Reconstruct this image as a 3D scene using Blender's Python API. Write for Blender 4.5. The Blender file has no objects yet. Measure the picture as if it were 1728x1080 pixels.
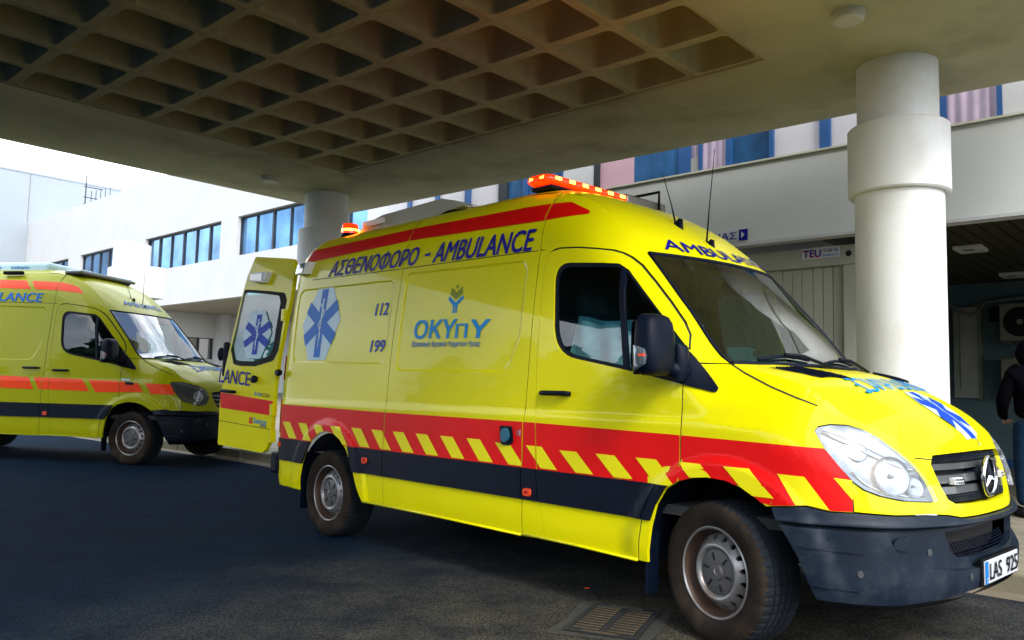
import bpy, bmesh, math, random, bisect
from mathutils import Vector, Matrix
from mathutils.geometry import tessellate_polygon
random.seed(7)
SC = bpy.context.scene
COL = SC.collection
pi = math.pi

# ------------------------------------------------------------------ camera
PITCH, ROLL, CAMH, FPX = 0.0865231783, 0.0234097422, 1.2329040551, 1361.72333584
cp, sp, cr, sr = math.cos(PITCH), math.sin(PITCH), math.cos(ROLL), math.sin(ROLL)
_r, _u, _d = Vector((1, 0, 0)), Vector((0, -sp, cp)), Vector((0, cp, sp))
_R, _U = cr*_r + sr*_u, cr*_u - sr*_r
cam_data = bpy.data.cameras.new('camera')
cam = bpy.data.objects.new('camera', cam_data); COL.objects.link(cam)
m3 = Matrix((_R, _U, -_d)).transposed()
cam.matrix_world = Matrix.Translation((0, 0, CAMH)) @ m3.to_4x4()
cam_data.sensor_width = 36.0
cam_data.lens = 36.0*FPX/1728.0
cam_data.clip_end = 2000
cam_data.clip_start = 0.05
SC.camera = cam

# ------------------------------------------------------------------ world, sun, exposure
SUN_EL, SUN_AZ = math.radians(38), math.radians(160)      # azimuth clockwise from +Y
w = bpy.data.worlds.new('World'); SC.world = w; w.use_nodes = True
nt = w.node_tree; nt.nodes.clear()
sky = nt.nodes.new('ShaderNodeTexSky'); sky.sky_type = 'NISHITA'; sky.sun_disc = False
sky.sun_elevation = SUN_EL; sky.sun_rotation = SUN_AZ
sky.air_density = 1.0; sky.dust_density = 3.0; sky.ozone_density = 1.0
bg = nt.nodes.new('ShaderNodeBackground'); bg.inputs['Strength'].default_value = 0.15
wo = nt.nodes.new('ShaderNodeOutputWorld')
# broken cloud cover mixed over the blue: the photograph's sky is white with blue gaps
tc = nt.nodes.new('ShaderNodeTexCoord')
ns = nt.nodes.new('ShaderNodeTexNoise'); ns.inputs['Scale'].default_value = 3.2; ns.inputs['Detail'].default_value = 7; ns.inputs['Roughness'].default_value = 0.55
rp = nt.nodes.new('ShaderNodeValToRGB'); rp.color_ramp.elements[0].position = 0.40; rp.color_ramp.elements[1].position = 0.56
mx = nt.nodes.new('ShaderNodeMix'); mx.data_type = 'RGBA'
mx.inputs['B'].default_value = (7.6, 7.9, 8.4, 1)
nt.links.new(tc.outputs['Generated'], ns.inputs['Vector'])
nt.links.new(ns.outputs['Fac'], rp.inputs['Fac'])
nt.links.new(rp.outputs['Color'], mx.inputs['Factor'])
nt.links.new(sky.outputs['Color'], mx.inputs['A'])
nt.links.new(mx.outputs['Result'], bg.inputs['Color'])
nt.links.new(bg.outputs['Background'], wo.inputs['Surface'])
sl = bpy.data.lights.new('sun', 'SUN'); sl.energy = 0.7; sl.angle = math.radians(10); sl.color = (1.0, 0.95, 0.87)
so = bpy.data.objects.new('sun', sl); COL.objects.link(so)
sd = Vector((math.sin(SUN_AZ)*math.cos(SUN_EL), math.cos(SUN_AZ)*math.cos(SUN_EL), math.sin(SUN_EL)))
sl.angle = math.radians(12)
so.rotation_euler = (-sd).to_track_quat('-Z', 'Y').to_euler()
SC.view_settings.view_transform = 'Standard'; SC.view_settings.look = 'None'
SC.view_settings.exposure = 1.75; SC.view_settings.gamma = 1.0
SC.view_settings.use_curve_mapping = False
SC.render.engine = 'CYCLES'
SC.cycles.max_bounces = 8
SC.cycles.use_denoising = True

# ------------------------------------------------------------------ materials
def nodes(m):
    return m.node_tree.nodes, m.node_tree.links
def mat(name, col, rough=0.5, metal=0.0, coat=0.0, spec=0.5, var=0.0, vscale=6.0, bump=0.0, bscale=60.0, emis=None, estr=0.0, dirt=None, dscale=2.0, damt=0.5):
    m = bpy.data.materials.new(name); m.use_nodes = True
    N, L = nodes(m); b = N['Principled BSDF']
    b.inputs['Base Color'].default_value = (*col, 1); b.inputs['Roughness'].default_value = rough
    b.inputs['Metallic'].default_value = metal; b.inputs['Coat Weight'].default_value = coat
    b.inputs['Coat Roughness'].default_value = 0.04; b.inputs['Specular IOR Level'].default_value = spec
    if emis: b.inputs['Emission Color'].default_value = (*emis, 1); b.inputs['Emission Strength'].default_value = estr
    tco = N.new('ShaderNodeTexCoord')
    last = None
    if var or dirt:
        n1 = N.new('ShaderNodeTexNoise'); n1.inputs['Scale'].default_value = vscale; n1.inputs['Detail'].default_value = 6
        L.new(tco.outputs['Object'], n1.inputs['Vector'])
        mm = N.new('ShaderNodeMix'); mm.data_type = 'RGBA'; mm.blend_type = 'MULTIPLY'; mm.inputs['Factor'].default_value = 1.0
        mm.inputs['A'].default_value = (*col, 1)
        r = N.new('ShaderNodeMapRange'); r.inputs['From Min'].default_value = .3; r.inputs['From Max'].default_value = .7
        r.inputs['To Min'].default_value = 1-var; r.inputs['To Max'].default_value = 1+var*0.5
        L.new(n1.outputs['Fac'], r.inputs['Value']); L.new(r.outputs['Result'], mm.inputs['B'])
        last = mm.outputs['Result']
        if dirt:
            n2 = N.new('ShaderNodeTexNoise'); n2.inputs['Scale'].default_value = dscale; n2.inputs['Detail'].default_value = 8; n2.inputs['Roughness'].default_value = .65
            L.new(tco.outputs['Object'], n2.inputs['Vector'])
            r2 = N.new('ShaderNodeMapRange'); r2.inputs['From Min'].default_value = .48; r2.inputs['From Max'].default_value = .72; r2.inputs['To Max'].default_value = damt
            L.new(n2.outputs['Fac'], r2.inputs['Value'])
            m2 = N.new('ShaderNodeMix'); m2.data_type = 'RGBA'; m2.inputs['B'].default_value = (*dirt, 1)
            L.new(r2.outputs['Result'], m2.inputs['Factor']); L.new(last, m2.inputs['A']); last = m2.outputs['Result']
        L.new(last, b.inputs['Base Color'])
    if bump:
        n3 = N.new('ShaderNodeTexNoise'); n3.inputs['Scale'].default_value = bscale; n3.inputs['Detail'].default_value = 4
        L.new(tco.outputs['Object'], n3.inputs['Vector'])
        bp = N.new('ShaderNodeBump'); bp.inputs['Strength'].default_value = bump; bp.inputs['Distance'].default_value = 0.01
        L.new(n3.outputs['Fac'], bp.inputs['Height']); L.new(bp.outputs['Normal'], b.inputs['Normal'])
    return m
def glassmat(name, tint, base_refl=0.05, rough=0.0):
    m = bpy.data.materials.new(name); m.use_nodes = True
    N, L = nodes(m); N.clear()
    o = N.new('ShaderNodeOutputMaterial'); t = N.new('ShaderNodeBsdfTransparent'); t.inputs['Color'].default_value = (*tint, 1)
    g = N.new('ShaderNodeBsdfGlossy'); g.inputs['Roughness'].default_value = rough
    f = N.new('ShaderNodeFresnel'); ge = N.new('ShaderNodeNewGeometry'); mr = N.new('ShaderNodeMapRange')
    mr.inputs['To Min'].default_value = 1.55; mr.inputs['To Max'].default_value = 1/1.55
    L.new(ge.outputs['Backfacing'], mr.inputs['Value']); L.new(mr.outputs['Result'], f.inputs['IOR'])
    a = N.new('ShaderNodeMath'); a.operation = 'ADD'; a.inputs[1].default_value = base_refl; a.use_clamp = True
    x = N.new('ShaderNodeMixShader')
    L.new(f.outputs['Fac'], a.inputs[0]); L.new(a.outputs[0], x.inputs['Fac']); L.new(t.outputs[0], x.inputs[1]); L.new(g.outputs[0], x.inputs[2]); L.new(x.outputs[0], o.inputs['Surface'])
    return m
M = {}
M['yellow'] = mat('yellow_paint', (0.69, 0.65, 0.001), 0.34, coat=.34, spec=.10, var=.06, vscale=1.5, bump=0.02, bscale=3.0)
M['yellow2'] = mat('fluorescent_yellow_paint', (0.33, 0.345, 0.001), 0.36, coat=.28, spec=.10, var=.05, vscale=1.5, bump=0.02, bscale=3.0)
M['red'] = mat('red_reflective_film', (0.66, 0.002, 0.002), 0.45, coat=.1, spec=.2, var=.08)
M['orange'] = mat('orange_reflective_film', (0.85, 0.055, 0.004), 0.45, coat=.1, spec=.2)
M['hatch'] = mat('yellow_reflective_film', (0.74, 0.68, 0.004), 0.45, coat=.1, spec=.2)
M['navy'] = mat('navy_lettering_film', (0.004, 0.006, 0.24), 0.5, spec=.15)
M['blue'] = mat('blue_film', (0.002, 0.15, 0.58), 0.5, spec=.15)
M['deepblue'] = mat('deep_blue_film', (0.002, 0.045, 0.42), 0.5, spec=.15)
M['teal'] = mat('teal_plastic_cap', (0.01, 0.10, 0.16), 0.5)
M['cyan'] = mat('light_blue_film', (0.003, 0.25, 0.62), 0.5, spec=.15)
M['olive'] = mat('olive_green_film', (0.20, 0.26, 0.01), 0.5, spec=.15)
M['whitefilm'] = mat('white_reflective_film', (0.46, 0.64, 0.74), 0.45, coat=.1, spec=.2)
M['blackp'] = mat('black_plastic_trim', (0.0015, 0.0045, 0.014), 0.5, spec=.14, var=.3, vscale=9, bump=.15, bscale=220)
M['bumper'] = mat('scuffed_grey_bumper_plastic', (0.006, 0.013, 0.026), 0.45, spec=.22, var=.35, vscale=5, bump=.12, bscale=200, dirt=(.05, .055, .06), dscale=5, damt=.45)
M['seam'] = mat('dark_seam', (0.01, 0.01, 0.006), 0.8)
M['rubber'] = mat('tyre_rubber', (0.020, 0.016, 0.013), 0.9, spec=.08, var=.35, vscale=7, bump=.3, bscale=70, dirt=(.06, .044, .032), dscale=4, damt=.6)
M['tread'] = mat('tyre_tread_rubber', (0.008, 0.012, 0.018), 0.9, spec=.2, var=.3, vscale=14, bump=.3, bscale=90)
M['rim'] = mat('painted_steel_rim', (0.30, 0.31, 0.32), 0.38, metal=.6, var=.2, vscale=5, dirt=(.16, .075, .035), dscale=6, damt=.75)
M['rimrust'] = mat('rusty_rim_edge', (0.045, 0.024, 0.016), 0.65, metal=.2, var=.4, vscale=12)
M['slat'] = mat('grey_grille_slat', (0.05, 0.055, 0.06), 0.35, coat=.4)
M['hub'] = mat('grey_hub_cap_plastic', (0.07, 0.07, 0.075), 0.55, var=.2)
M['hole'] = mat('dark_opening', (0.004, 0.004, 0.005), 0.9)
M['chrome'] = mat('chrome', (0.75, 0.77, 0.80), 0.12, metal=1)
M['silver'] = mat('headlight_reflector', (0.13, 0.155, 0.18), 0.32, metal=.95, var=.5, vscale=14)
M['silver2'] = mat('lamp_bowl', (0.25, 0.285, 0.32), 0.18, metal=.95, var=.4, vscale=20)
M['lens'] = glassmat('clear_lamp_lens', (0.93, 0.96, 0.98), 0.04, .04)
def hazy(m, amt, col=(.75,.8,.85)):
    N, L = nodes(m); o = [n for n in N if n.type == 'OUTPUT_MATERIAL'][0]; src = o.inputs['Surface'].links[0].from_socket
    d = N.new('ShaderNodeBsdfDiffuse'); d.inputs['Color'].default_value = (*col, 1); x = N.new('ShaderNodeMixShader'); x.inputs['Fac'].default_value = amt
    L.new(src, x.inputs[1]); L.new(d.outputs[0], x.inputs[2]); L.new(x.outputs[0], o.inputs['Surface'])
hazy(M['lens'], .035)
M['glass'] = glassmat('side_window_glass', (0.30, 0.50, 0.54), 0.02)
M['wsglass'] = glassmat('windshield_glass', (0.16, 0.38, 0.39), 0.22)
M['tintglass'] = glassmat('rear_window_glass', (0.10, 0.36, 0.42), 0.03)
M['white'] = mat('white_plastic', (0.72, 0.72, 0.70), 0.45)
M['beige'] = mat('aged_white_plastic', (0.52, 0.52, 0.42), 0.5, var=.1)
M['ledred'] = mat('lit_red_led', (0.9, 0.02, 0.01), 0.4, emis=(1.0, 0.28, 0.02), estr=7.0)
M['redlens'] = mat('red_lamp_lens', (0.75, 0.01, 0.01), 0.2, coat=1, emis=(1, .02, .0), estr=.9)
M['redlamp'] = mat('red_tail_lens', (0.35, 0.01, 0.01), 0.2, coat=1)
M['amber'] = mat('orange_marker_lens', (0.75, 0.07, 0.02), 0.25, coat=.8)
M['smoke'] = mat('smoked_lens', (0.12, 0.12, 0.11), 0.15, coat=1)
M['lampglass'] = mat('scene_light_glass', (0.16, 0.22, 0.22), 0.12, coat=1, var=.4, vscale=30)
M['interior'] = mat('dark_interior_trim', (0.020, 0.024, 0.026), 0.8)
M['seat'] = mat('dark_seat_fabric', (0.02, 0.022, 0.03), 0.9)
M['sheet'] = mat('pale_blue_disposable_sheet', (0.30, 0.55, 0.66), 0.8, var=.3, vscale=8)
M['sheetw'] = mat('white_disposable_sheet', (0.70, 0.76, 0.78), 0.8, var=.2, vscale=8)
M['plate'] = mat('white_number_plate', (0.50, 0.53, 0.58), 0.35)
M['black'] = mat('black_print', (0.003, 0.003, 0.004), 0.6, spec=.1)
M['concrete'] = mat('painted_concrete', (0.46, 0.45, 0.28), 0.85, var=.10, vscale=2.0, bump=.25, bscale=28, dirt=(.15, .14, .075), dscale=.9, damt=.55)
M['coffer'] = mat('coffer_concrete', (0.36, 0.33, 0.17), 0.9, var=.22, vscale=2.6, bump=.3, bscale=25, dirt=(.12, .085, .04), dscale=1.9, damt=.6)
M['column'] = mat('white_painted_column', (0.72, 0.74, 0.745), 0.75, var=.05, vscale=2, bump=.12, bscale=26, dirt=(.44, .42, .35), dscale=1.3, damt=.5)
M['wall'] = mat('white_wall', (0.46, 0.475, 0.49), 0.85, var=.04, vscale=.8, bump=.1, bscale=20, dirt=(.40, .40, .38), dscale=.6, damt=.4)
M['fascia'] = mat('shade_greyed_fascia', (0.56, 0.59, 0.58), 0.85, var=.05, vscale=.8, bump=.1, bscale=20, dirt=(.42, .42, .36), dscale=.8, damt=.5)  # white paint greyed to imitate the shade beside the canopy
M['wallgrey'] = mat('grey_white_wall', (0.27, 0.315, 0.36), 0.85, var=.06, vscale=.4)
M['soffit'] = mat('soffit_board', (0.32, 0.30, 0.24), 0.8, var=.15)
M['slatm'] = mat('brown_ceiling_slat', (0.045, 0.036, 0.012), 0.7, var=.3)
M['frameblue'] = mat('blue_window_frame', (0.012, 0.07, 0.22), 0.45)
M['framedark'] = mat('dark_window_frame', (0.012, 0.016, 0.022), 0.5)
M['winblue'] = mat('sky_blue_window', (0.016, 0.085, 0.22), 0.12, coat=1, var=.5, vscale=3)  # blue base colour stands in for sky reflected in the glass
M['winsky'] = mat('sky_mottled_window', (0.12, 0.27, 0.48), 0.06, metal=.85, var=.55, vscale=.8)  # blue mottling imitates clouded sky mirrored in the panes
M['blind'] = mat('pale_window_blind', (0.46, 0.46, 0.50), 0.6, coat=.3)
M['pink'] = mat('pink_window_blind', (0.44, 0.28, 0.335), 0.6, coat=.3)
M['curtain'] = mat('lilac_curtain', (0.38, 0.31, 0.41), 0.8, var=.15)
M['cabin'] = mat('cream_cabin_panel', (0.34, 0.35, 0.305), 0.6, var=.08, vscale=3, dirt=(.28, .27, .2), dscale=2, damt=.4)
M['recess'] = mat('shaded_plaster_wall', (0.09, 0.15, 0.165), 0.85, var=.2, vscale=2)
M['acunit'] = mat('air_conditioner_casing', (0.19, 0.20, 0.155), 0.6, var=.15)
M['jacket'] = mat('black_jacket', (0.0015, 0.0015, 0.003), 0.95, spec=.03, bump=.3, bscale=30)
M['jeans'] = mat('blue_jeans', (0.006, 0.018, 0.040), 0.9, spec=.05, var=.3, vscale=14, bump=.3, bscale=60)
M['skin'] = mat('skin', (0.30, 0.17, 0.11), 0.6)
M['iron'] = mat('rusty_cast_iron', (0.09, 0.078, 0.055), 0.65, metal=.4, var=.3, vscale=25, bump=.3, bscale=120, dirt=(.22, .12, .05), dscale=14, damt=.6)
M['apron'] = mat('patched_mortar', (.034, .033, .026), .9, var=.45, vscale=9, bump=.5, bscale=90, dirt=(.02, .03, .04), dscale=5, damt=.85)
M['darkiron'] = mat('dark_cast_iron', (0.018, 0.020, 0.022), 0.6, bump=.3, bscale=90)
M['kerb'] = mat('kerb_concrete', (0.20, 0.185, 0.125), 0.9, var=.2, vscale=3, bump=.3, bscale=60)
M['gutter'] = mat('gutter_concrete', (0.15, 0.125, 0.085), 0.9, var=.25, vscale=4, bump=.3, bscale=60)
M['foliage'] = mat('dark_foliage', (0.03, 0.07, 0.015), 0.7, var=.4, vscale=4)
M['bark'] = mat('bark', (0.09, 0.07, 0.05), 0.9, var=.3)
M['paper'] = mat('printed_carton', (0.5, 0.53, 0.53), 0.6)
M['yellowcord'] = mat('yellow_strap', (0.75, 0.6, 0.02), 0.6)

def asphalt():
    m = bpy.data.materials.new('asphalt'); m.use_nodes = True
    N, L = nodes(m); b = N['Principled BSDF']; b.inputs['Roughness'].default_value = .9; b.inputs['Specular IOR Level'].default_value = .04
    g = N.new('ShaderNodeNewGeometry')
    def noise(s, d=6, r=.6):
        n = N.new('ShaderNodeTexNoise'); n.inputs['Scale'].default_value = s; n.inputs['Detail'].default_value = d; n.inputs['Roughness'].default_value = r
        L.new(g.outputs['Position'], n.inputs['Vector']); return n
    def mixc(fac, a, bcol, ty='MIX'):
        x = N.new('ShaderNodeMix'); x.data_type = 'RGBA'; x.blend_type = ty
        if isinstance(fac, float): x.inputs['Factor'].default_value = fac
        else: L.new(fac, x.inputs['Factor'])
        for k, v in (('A', a), ('B', bcol)):
            if isinstance(v, tuple): x.inputs[k].default_value = (*v, 1)
            else: L.new(v, x.inputs[k])
        return x.outputs['Result']
    def rng(src, a, b_, c=0., d=1.):
        r = N.new('ShaderNodeMapRange'); r.inputs['From Min'].default_value = a; r.inputs['From Max'].default_value = b_; r.inputs['To Min'].default_value = c; r.inputs['To Max'].default_value = d
        L.new(src, r.inputs['Value']); return r.outputs['Result']
    # sunlight painted as a warm patch round the drain, dark blue for shade elsewhere
    sx = N.new('ShaderNodeVectorMath'); sx.operation = 'DISTANCE'; sx.inputs[1].default_value = (1.15, 3.75, 0)
    L.new(g.outputs['Position'], sx.inputs[0])
    n0 = noise(1.3, 5)
    ad = N.new('ShaderNodeMath'); ad.operation = 'MULTIPLY_ADD'; ad.inputs[1].default_value = 1.6
    L.new(n0.outputs['Fac'], ad.inputs[0]); L.new(sx.outputs['Value'], ad.inputs[2])
    sun_patch = rng(ad.outputs[0], 1.7, 4.7, 1., 0.)
    base = mixc(sun_patch, (.0022, .0150, .037), (.086, .080, .060))
    v = noise(2.2, 7); base = mixc(rng(v.outputs['Fac'], 0.38, .62, 0., .55), base, (.001, .007, .021))
    vo = N.new('ShaderNodeTexVoronoi'); vo.inputs['Scale'].default_value = 85; L.new(g.outputs['Position'], vo.inputs['Vector'])
    base = mixc(rng(vo.outputs['Distance'], .05, .6, 0., 1.), mixc(1.0, base, (1.7, 1.7, 1.7), 'MULTIPLY'), mixc(1.0, base, (.5, .5, .5), 'MULTIPLY'))
    sp_ = noise(45, 3, .5); base = mixc(rng(sp_.outputs['Fac'], .68, .72, 0., .75), base, (.006, .006, .007))
    L.new(base, b.inputs['Base Color'])
    bp = N.new('ShaderNodeBump'); bp.inputs['Strength'].default_value = .6; bp.inputs['Distance'].default_value = .006
    L.new(vo.outputs['Distance'], bp.inputs['Height'])
    bp2 = N.new('ShaderNodeBump'); bp2.inputs['Strength'].default_value = .4; bp2.inputs['Distance'].default_value = .02
    L.new(noise(9, 6).outputs['Fac'], bp2.inputs['Height']); L.new(bp.outputs['Normal'], bp2.inputs['Normal'])
    L.new(bp2.outputs['Normal'], b.inputs['Normal'])
    return m
M['asphalt'] = asphalt()

# ------------------------------------------------------------------ mesh helpers
def link(name, me, m=None, parent=None, smooth=False, kind=None):
    if isinstance(me, bmesh.types.BMesh):
        d = bpy.data.meshes.new(name); me.to_mesh(d); me.free(); me = d
    if smooth:
        for p in me.polygons: p.use_smooth = True
    if m is not None and not me.materials:
        me.materials.append(M[m] if isinstance(m, str) else m)
    o = bpy.data.objects.new(name, me); COL.objects.link(o)
    if parent is not None: o.parent = parent
    if kind: o['kind'] = kind
    return o
def empty(name, loc=(0, 0, 0), rz=0, label=None, cat=None, group=None, parent=None):
    o = bpy.data.objects.new(name, None); COL.objects.link(o); o.location = loc; o.rotation_euler = (0, 0, rz)
    o.empty_display_size = .1
    if label: o['label'] = label
    if cat: o['category'] = cat
    if group: o['group'] = group
    if parent: o.parent = parent
    return o
def tag(o, label, cat, group=None):
    o['label'] = label; o['category'] = cat
    if group: o['group'] = group
    return o
def bm_box(bm, c, s, rot=None, bev=0.0):
    """box centred at c with full sizes s"""
    r = bmesh.ops.create_cube(bm, size=1.0)
    vs = r['verts']
    mt = Matrix.Translation(c) @ (rot.to_4x4() if rot else Matrix()) @ Matrix.Diagonal((*s, 1))
    bmesh.ops.transform(bm, matrix=mt, verts=vs)
    if bev:
        es = {e for v in vs for e in v.link_edges}
        bmesh.ops.bevel(bm, geom=list(es), offset=bev, segments=2, affect='EDGES', profile=.5)
    return vs
def box(name, c, s, m, parent=None, rot=None, bev=0.0, kind=None):
    bm = bmesh.new(); bm_box(bm, c, s, rot, bev); return link(name, bm, m, parent, smooth=False, kind=kind)
def bm_lathe(bm, prof, n=32, axis='Z', origin=(0, 0, 0), cap=False):
    """prof: list of (r, h)"""
    o = Vector(origin); rings = []
    def P(r, h, a):
        if axis == 'Z': return o + Vector((r*math.cos(a), r*math.sin(a), h))
        if axis == 'Y': return o + Vector((r*math.cos(a), h, r*math.sin(a)))
        return o + Vector((h, r*math.cos(a), r*math.sin(a)))
    for r, h in prof:
        if r < 1e-6: rings.append([bm.verts.new(P(0, h, 0))])
        else: rings.append([bm.verts.new(P(r, h, 2*pi*k/n)) for k in range(n)])
    for A, B in zip(rings, rings[1:]):
        for k in range(n):
            a0, a1 = A[k % len(A)], A[(k+1) % len(A)]; b0, b1 = B[k % len(B)], B[(k+1) % len(B)]
            f = [a0, a1, b1, b0]; g = []
            for v in f:
                if v not in g: g.append(v)
            if len(g) > 2:
                try: bm.faces.new(g)
                except ValueError: pass
    return bm
def lathe(name, prof, m, parent=None, n=32, axis='Z', origin=(0, 0, 0), smooth=True):
    bm = bmesh.new(); bm_lathe(bm, prof, n, axis, origin); bmesh.ops.recalc_face_normals(bm, faces=bm.faces)
    o = link(name, bm, m, parent, smooth=smooth); autosm(o.data); return o
def autosm(me, ang=35):
    try: me.set_sharp_from_angle(angle=math.radians(ang))
    except Exception: pass
def tube(name, pts, r, m, parent=None, n=8, cap=True):
    bm = bmesh.new(); bm_tube(bm, pts, r, n); return link(name, bm, m, parent, smooth=True)
def bm_tube(bm, pts, r, n=8):
    pts = [Vector(p) for p in pts]; rings = []
    for i, p in enumerate(pts):
        t = (pts[min(i+1, len(pts)-1)] - pts[max(i-1, 0)]).normalized()
        a = t.cross(Vector((0, 0, 1))) if abs(t.z) < .95 else t.cross(Vector((1, 0, 0)))
        a.normalize(); b = t.cross(a)
        rr = r[i] if isinstance(r, (list, tuple)) else r
        rings.append([bm.verts.new(p + rr*(a*math.cos(2*pi*k/n) + b*math.sin(2*pi*k/n))) for k in range(n)])
    for A, B in zip(rings, rings[1:]):
        for k in range(n): bm.faces.new([A[k], A[(k+1) % n], B[(k+1) % n], B[k]])
    bm.faces.new(rings[0][::-1]); bm.faces.new(rings[-1])
def rnd(poly, r, seg=4):
    """round polygon corners; r scalar or list per vertex"""
    out = []; n = len(poly)
    for i in range(n):
        p = Vector(poly[i][:2]); a = Vector(poly[i-1][:2]); b = Vector(poly[(i+1) % n][:2])
        rr = r[i] if isinstance(r, (list, tuple)) else r
        da, db = a-p, b-p; la, lb = da.length, db.length
        if rr <= 0 or la < 1e-6 or lb < 1e-6: out.append((p.x, p.y)); continue
        ang = da.angle(db)
        if ang > 2.9: out.append((p.x, p.y)); continue
        t = min(rr/math.tan(ang/2), la*.48, lb*.48)
        p0 = p + da.normalized()*t; p1 = p + db.normalized()*t
        for k in range(seg+1):
            s = k/seg; q = p0*(1-s)**2 + p*2*s*(1-s) + p1*s*s; out.append((q.x, q.y))
    return out

# ------------------------------------------------------------------ the van's outer skin as a function of (u, z):
# u runs along the plan outline (x on the flank, then round the nose to the centre line at UC), z is height
U0=0.30; AX=0.70; W=0.985; NE=2.6
_tab=[]
def _mk():
    N=400; s=0; px,py=U0,-W
    for i in range(N+1):
        t=math.pi/2*(i/N)
        x=U0+AX*math.sin(t)**(2/NE); y=-W*math.cos(t)**(2/NE) if i<N else 0.0
        s+=math.hypot(x-px,y-py); px,py=x,y
        _tab.append((U0+s,x,y))
_mk()
UC=_tab[-1][0]
_ks=[a[0] for a in _tab]
def plan(u):
    if u<=U0: return (u,-W,0.0,-1.0)
    if u>=UC:  # past centre: mirror
        x,y,nx,ny=plan(2*UC-u) if u>UC else (_tab[-1][1]-.022,0.0,1.0,0.0)
        return (x,-y,nx,-ny)
    i=min(max(bisect.bisect_right(_ks,u),1),len(_tab)-1)
    a,b=_tab[i-1],_tab[i]
    f=(u-a[0])/max(1e-9,b[0]-a[0])
    j0,j1=max(i-4,0),min(i+3,len(_tab)-1)
    dx=_tab[j1][1]-_tab[j0][1]; dy=_tab[j1][2]-_tab[j0][2]
    l=math.hypot(dx,dy)
    xx=a[1]+(b[1]-a[1])*f
    return (xx-.022*sst(.5,.95,xx),a[2]+(b[2]-a[2])*f,dy/l,-dx/l)
def sst(a,b,x):
    t=min(1,max(0,(x-a)/(b-a))); return t*t*(3-2*t)
def lerp_tab(tab,x):
    if x<=tab[0][0]: return tab[0][1]
    for (a,b),(c,d) in zip(tab,tab[1:]):
        if x<=c:
            return b+(d-b)*(x-a)/(c-a)
    return tab[-1][1]
def smooth_tab(tab,x):
    # cubic hermite (catmull) on non-uniform table
    n=len(tab)
    if x<=tab[0][0]: return tab[0][1]
    if x>=tab[-1][0]: return tab[-1][1]
    for i in range(n-1):
        if x<=tab[i+1][0]: break
    def m(k):
        if k==0: return (tab[1][1]-tab[0][1])/(tab[1][0]-tab[0][0])
        if k==n-1: return (tab[-1][1]-tab[-2][1])/(tab[-1][0]-tab[-2][0])
        a=(tab[k][1]-tab[k-1][1])/(tab[k][0]-tab[k-1][0]); b=(tab[k+1][1]-tab[k][1])/(tab[k+1][0]-tab[k][0])
        return 0.0 if a*b<=0 else 2*a*b/(a+b)
    x0,y0=tab[i];x1,y1=tab[i+1];h=x1-x0;t=(x-x0)/h
    return (2*t**3-3*t*t+1)*y0+(t**3-2*t*t+t)*h*m(i)+(-2*t**3+3*t*t)*y1+(t**3-t*t)*h*m(i+1)
RR=0.42
Z0=[(-4.7,2.25),(-1.6,2.25),(-1.3,2.21),(-1.0,2.08),(-.78,1.91),(-.587,1.72),(-.28,1.375),(.005,1.065),(.3,.99),(.5,.915),(.7,.815),(1.0,.7),(1.7,.66)]
TT=[(-4.7,2.585),(-1.6,2.585),(-1.3,2.545),(-1.0,2.415),(-.78,2.245),(-.587,2.055),(-.28,1.71),(.005,1.40),(.3,1.325),(.5,1.25),(.7,1.15),(.85,1.10),(1.0,1.05),(1.2,1.012),(UC,1.0)]
def ztop(u):
    if u>UC: u=2*UC-u
    return smooth_tab(TT,u)
def inset(u,z):
    if u>UC: u=2*UC-u
    d=0.0
    if z>1.05: d+=0.135*((z-1.05)/1.35)**1.7
    if z<0.45: d+=(0.45-z)**2
    wn=sst(0.30,1.2,u)
    if z>0.62: d+=wn*0.5*(z-0.62)**2
    q=(z-smooth_tab(Z0,u))/RR
    if q>0:
        q=min(q,.93)
        d+=(1-sst(.45,1.0,u))*RR*(1-math.sqrt(1-q*q))
    if u<-4.35: d+=0.10*((-4.35-u)/0.27)**2.5
    return d
def flare(u,z):
    d=0.0
    for cx,cz,ri,ro,h in ((0.06,.345,.535,.60,.020),(-3.63,.36,.555,.60,.022)):
        r=math.hypot(u-cx,z-cz)
        if r<ro: d+=h*sst(ro,ri,r)
    return d
def S(u,z,off=0.0):
    off=off+flare(u,z)-.010*(sst(1.06,1.13,z)*sst(.5,.2,u))
    x,y,nx,ny=plan(u); d=off-inset(u,z)
    return (x+nx*d,y+ny*d,z)
def SL(u, z, off=0.0):
    x, y, zz = S(u, z, off); return (x, -y, zz)
def nrm(f, u, z, off=0.0):
    e = 2e-3
    a = Vector(f(u+e, z, off)) - Vector(f(u-e, z, off)); b = Vector(f(u, z+e, off)) - Vector(f(u, z-e, off))
    n = a.cross(b)
    return n.normalized() if n.length > 1e-12 else Vector((0, -1, 0))
def frange(a, b, s):
    k = math.floor(a/s)+1; out = []
    while k*s < b-1e-6: out.append(k*s); k += 1
    return out
ZEX = [1.06, 1.08, 1.095, 1.11, 1.13]
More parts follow.
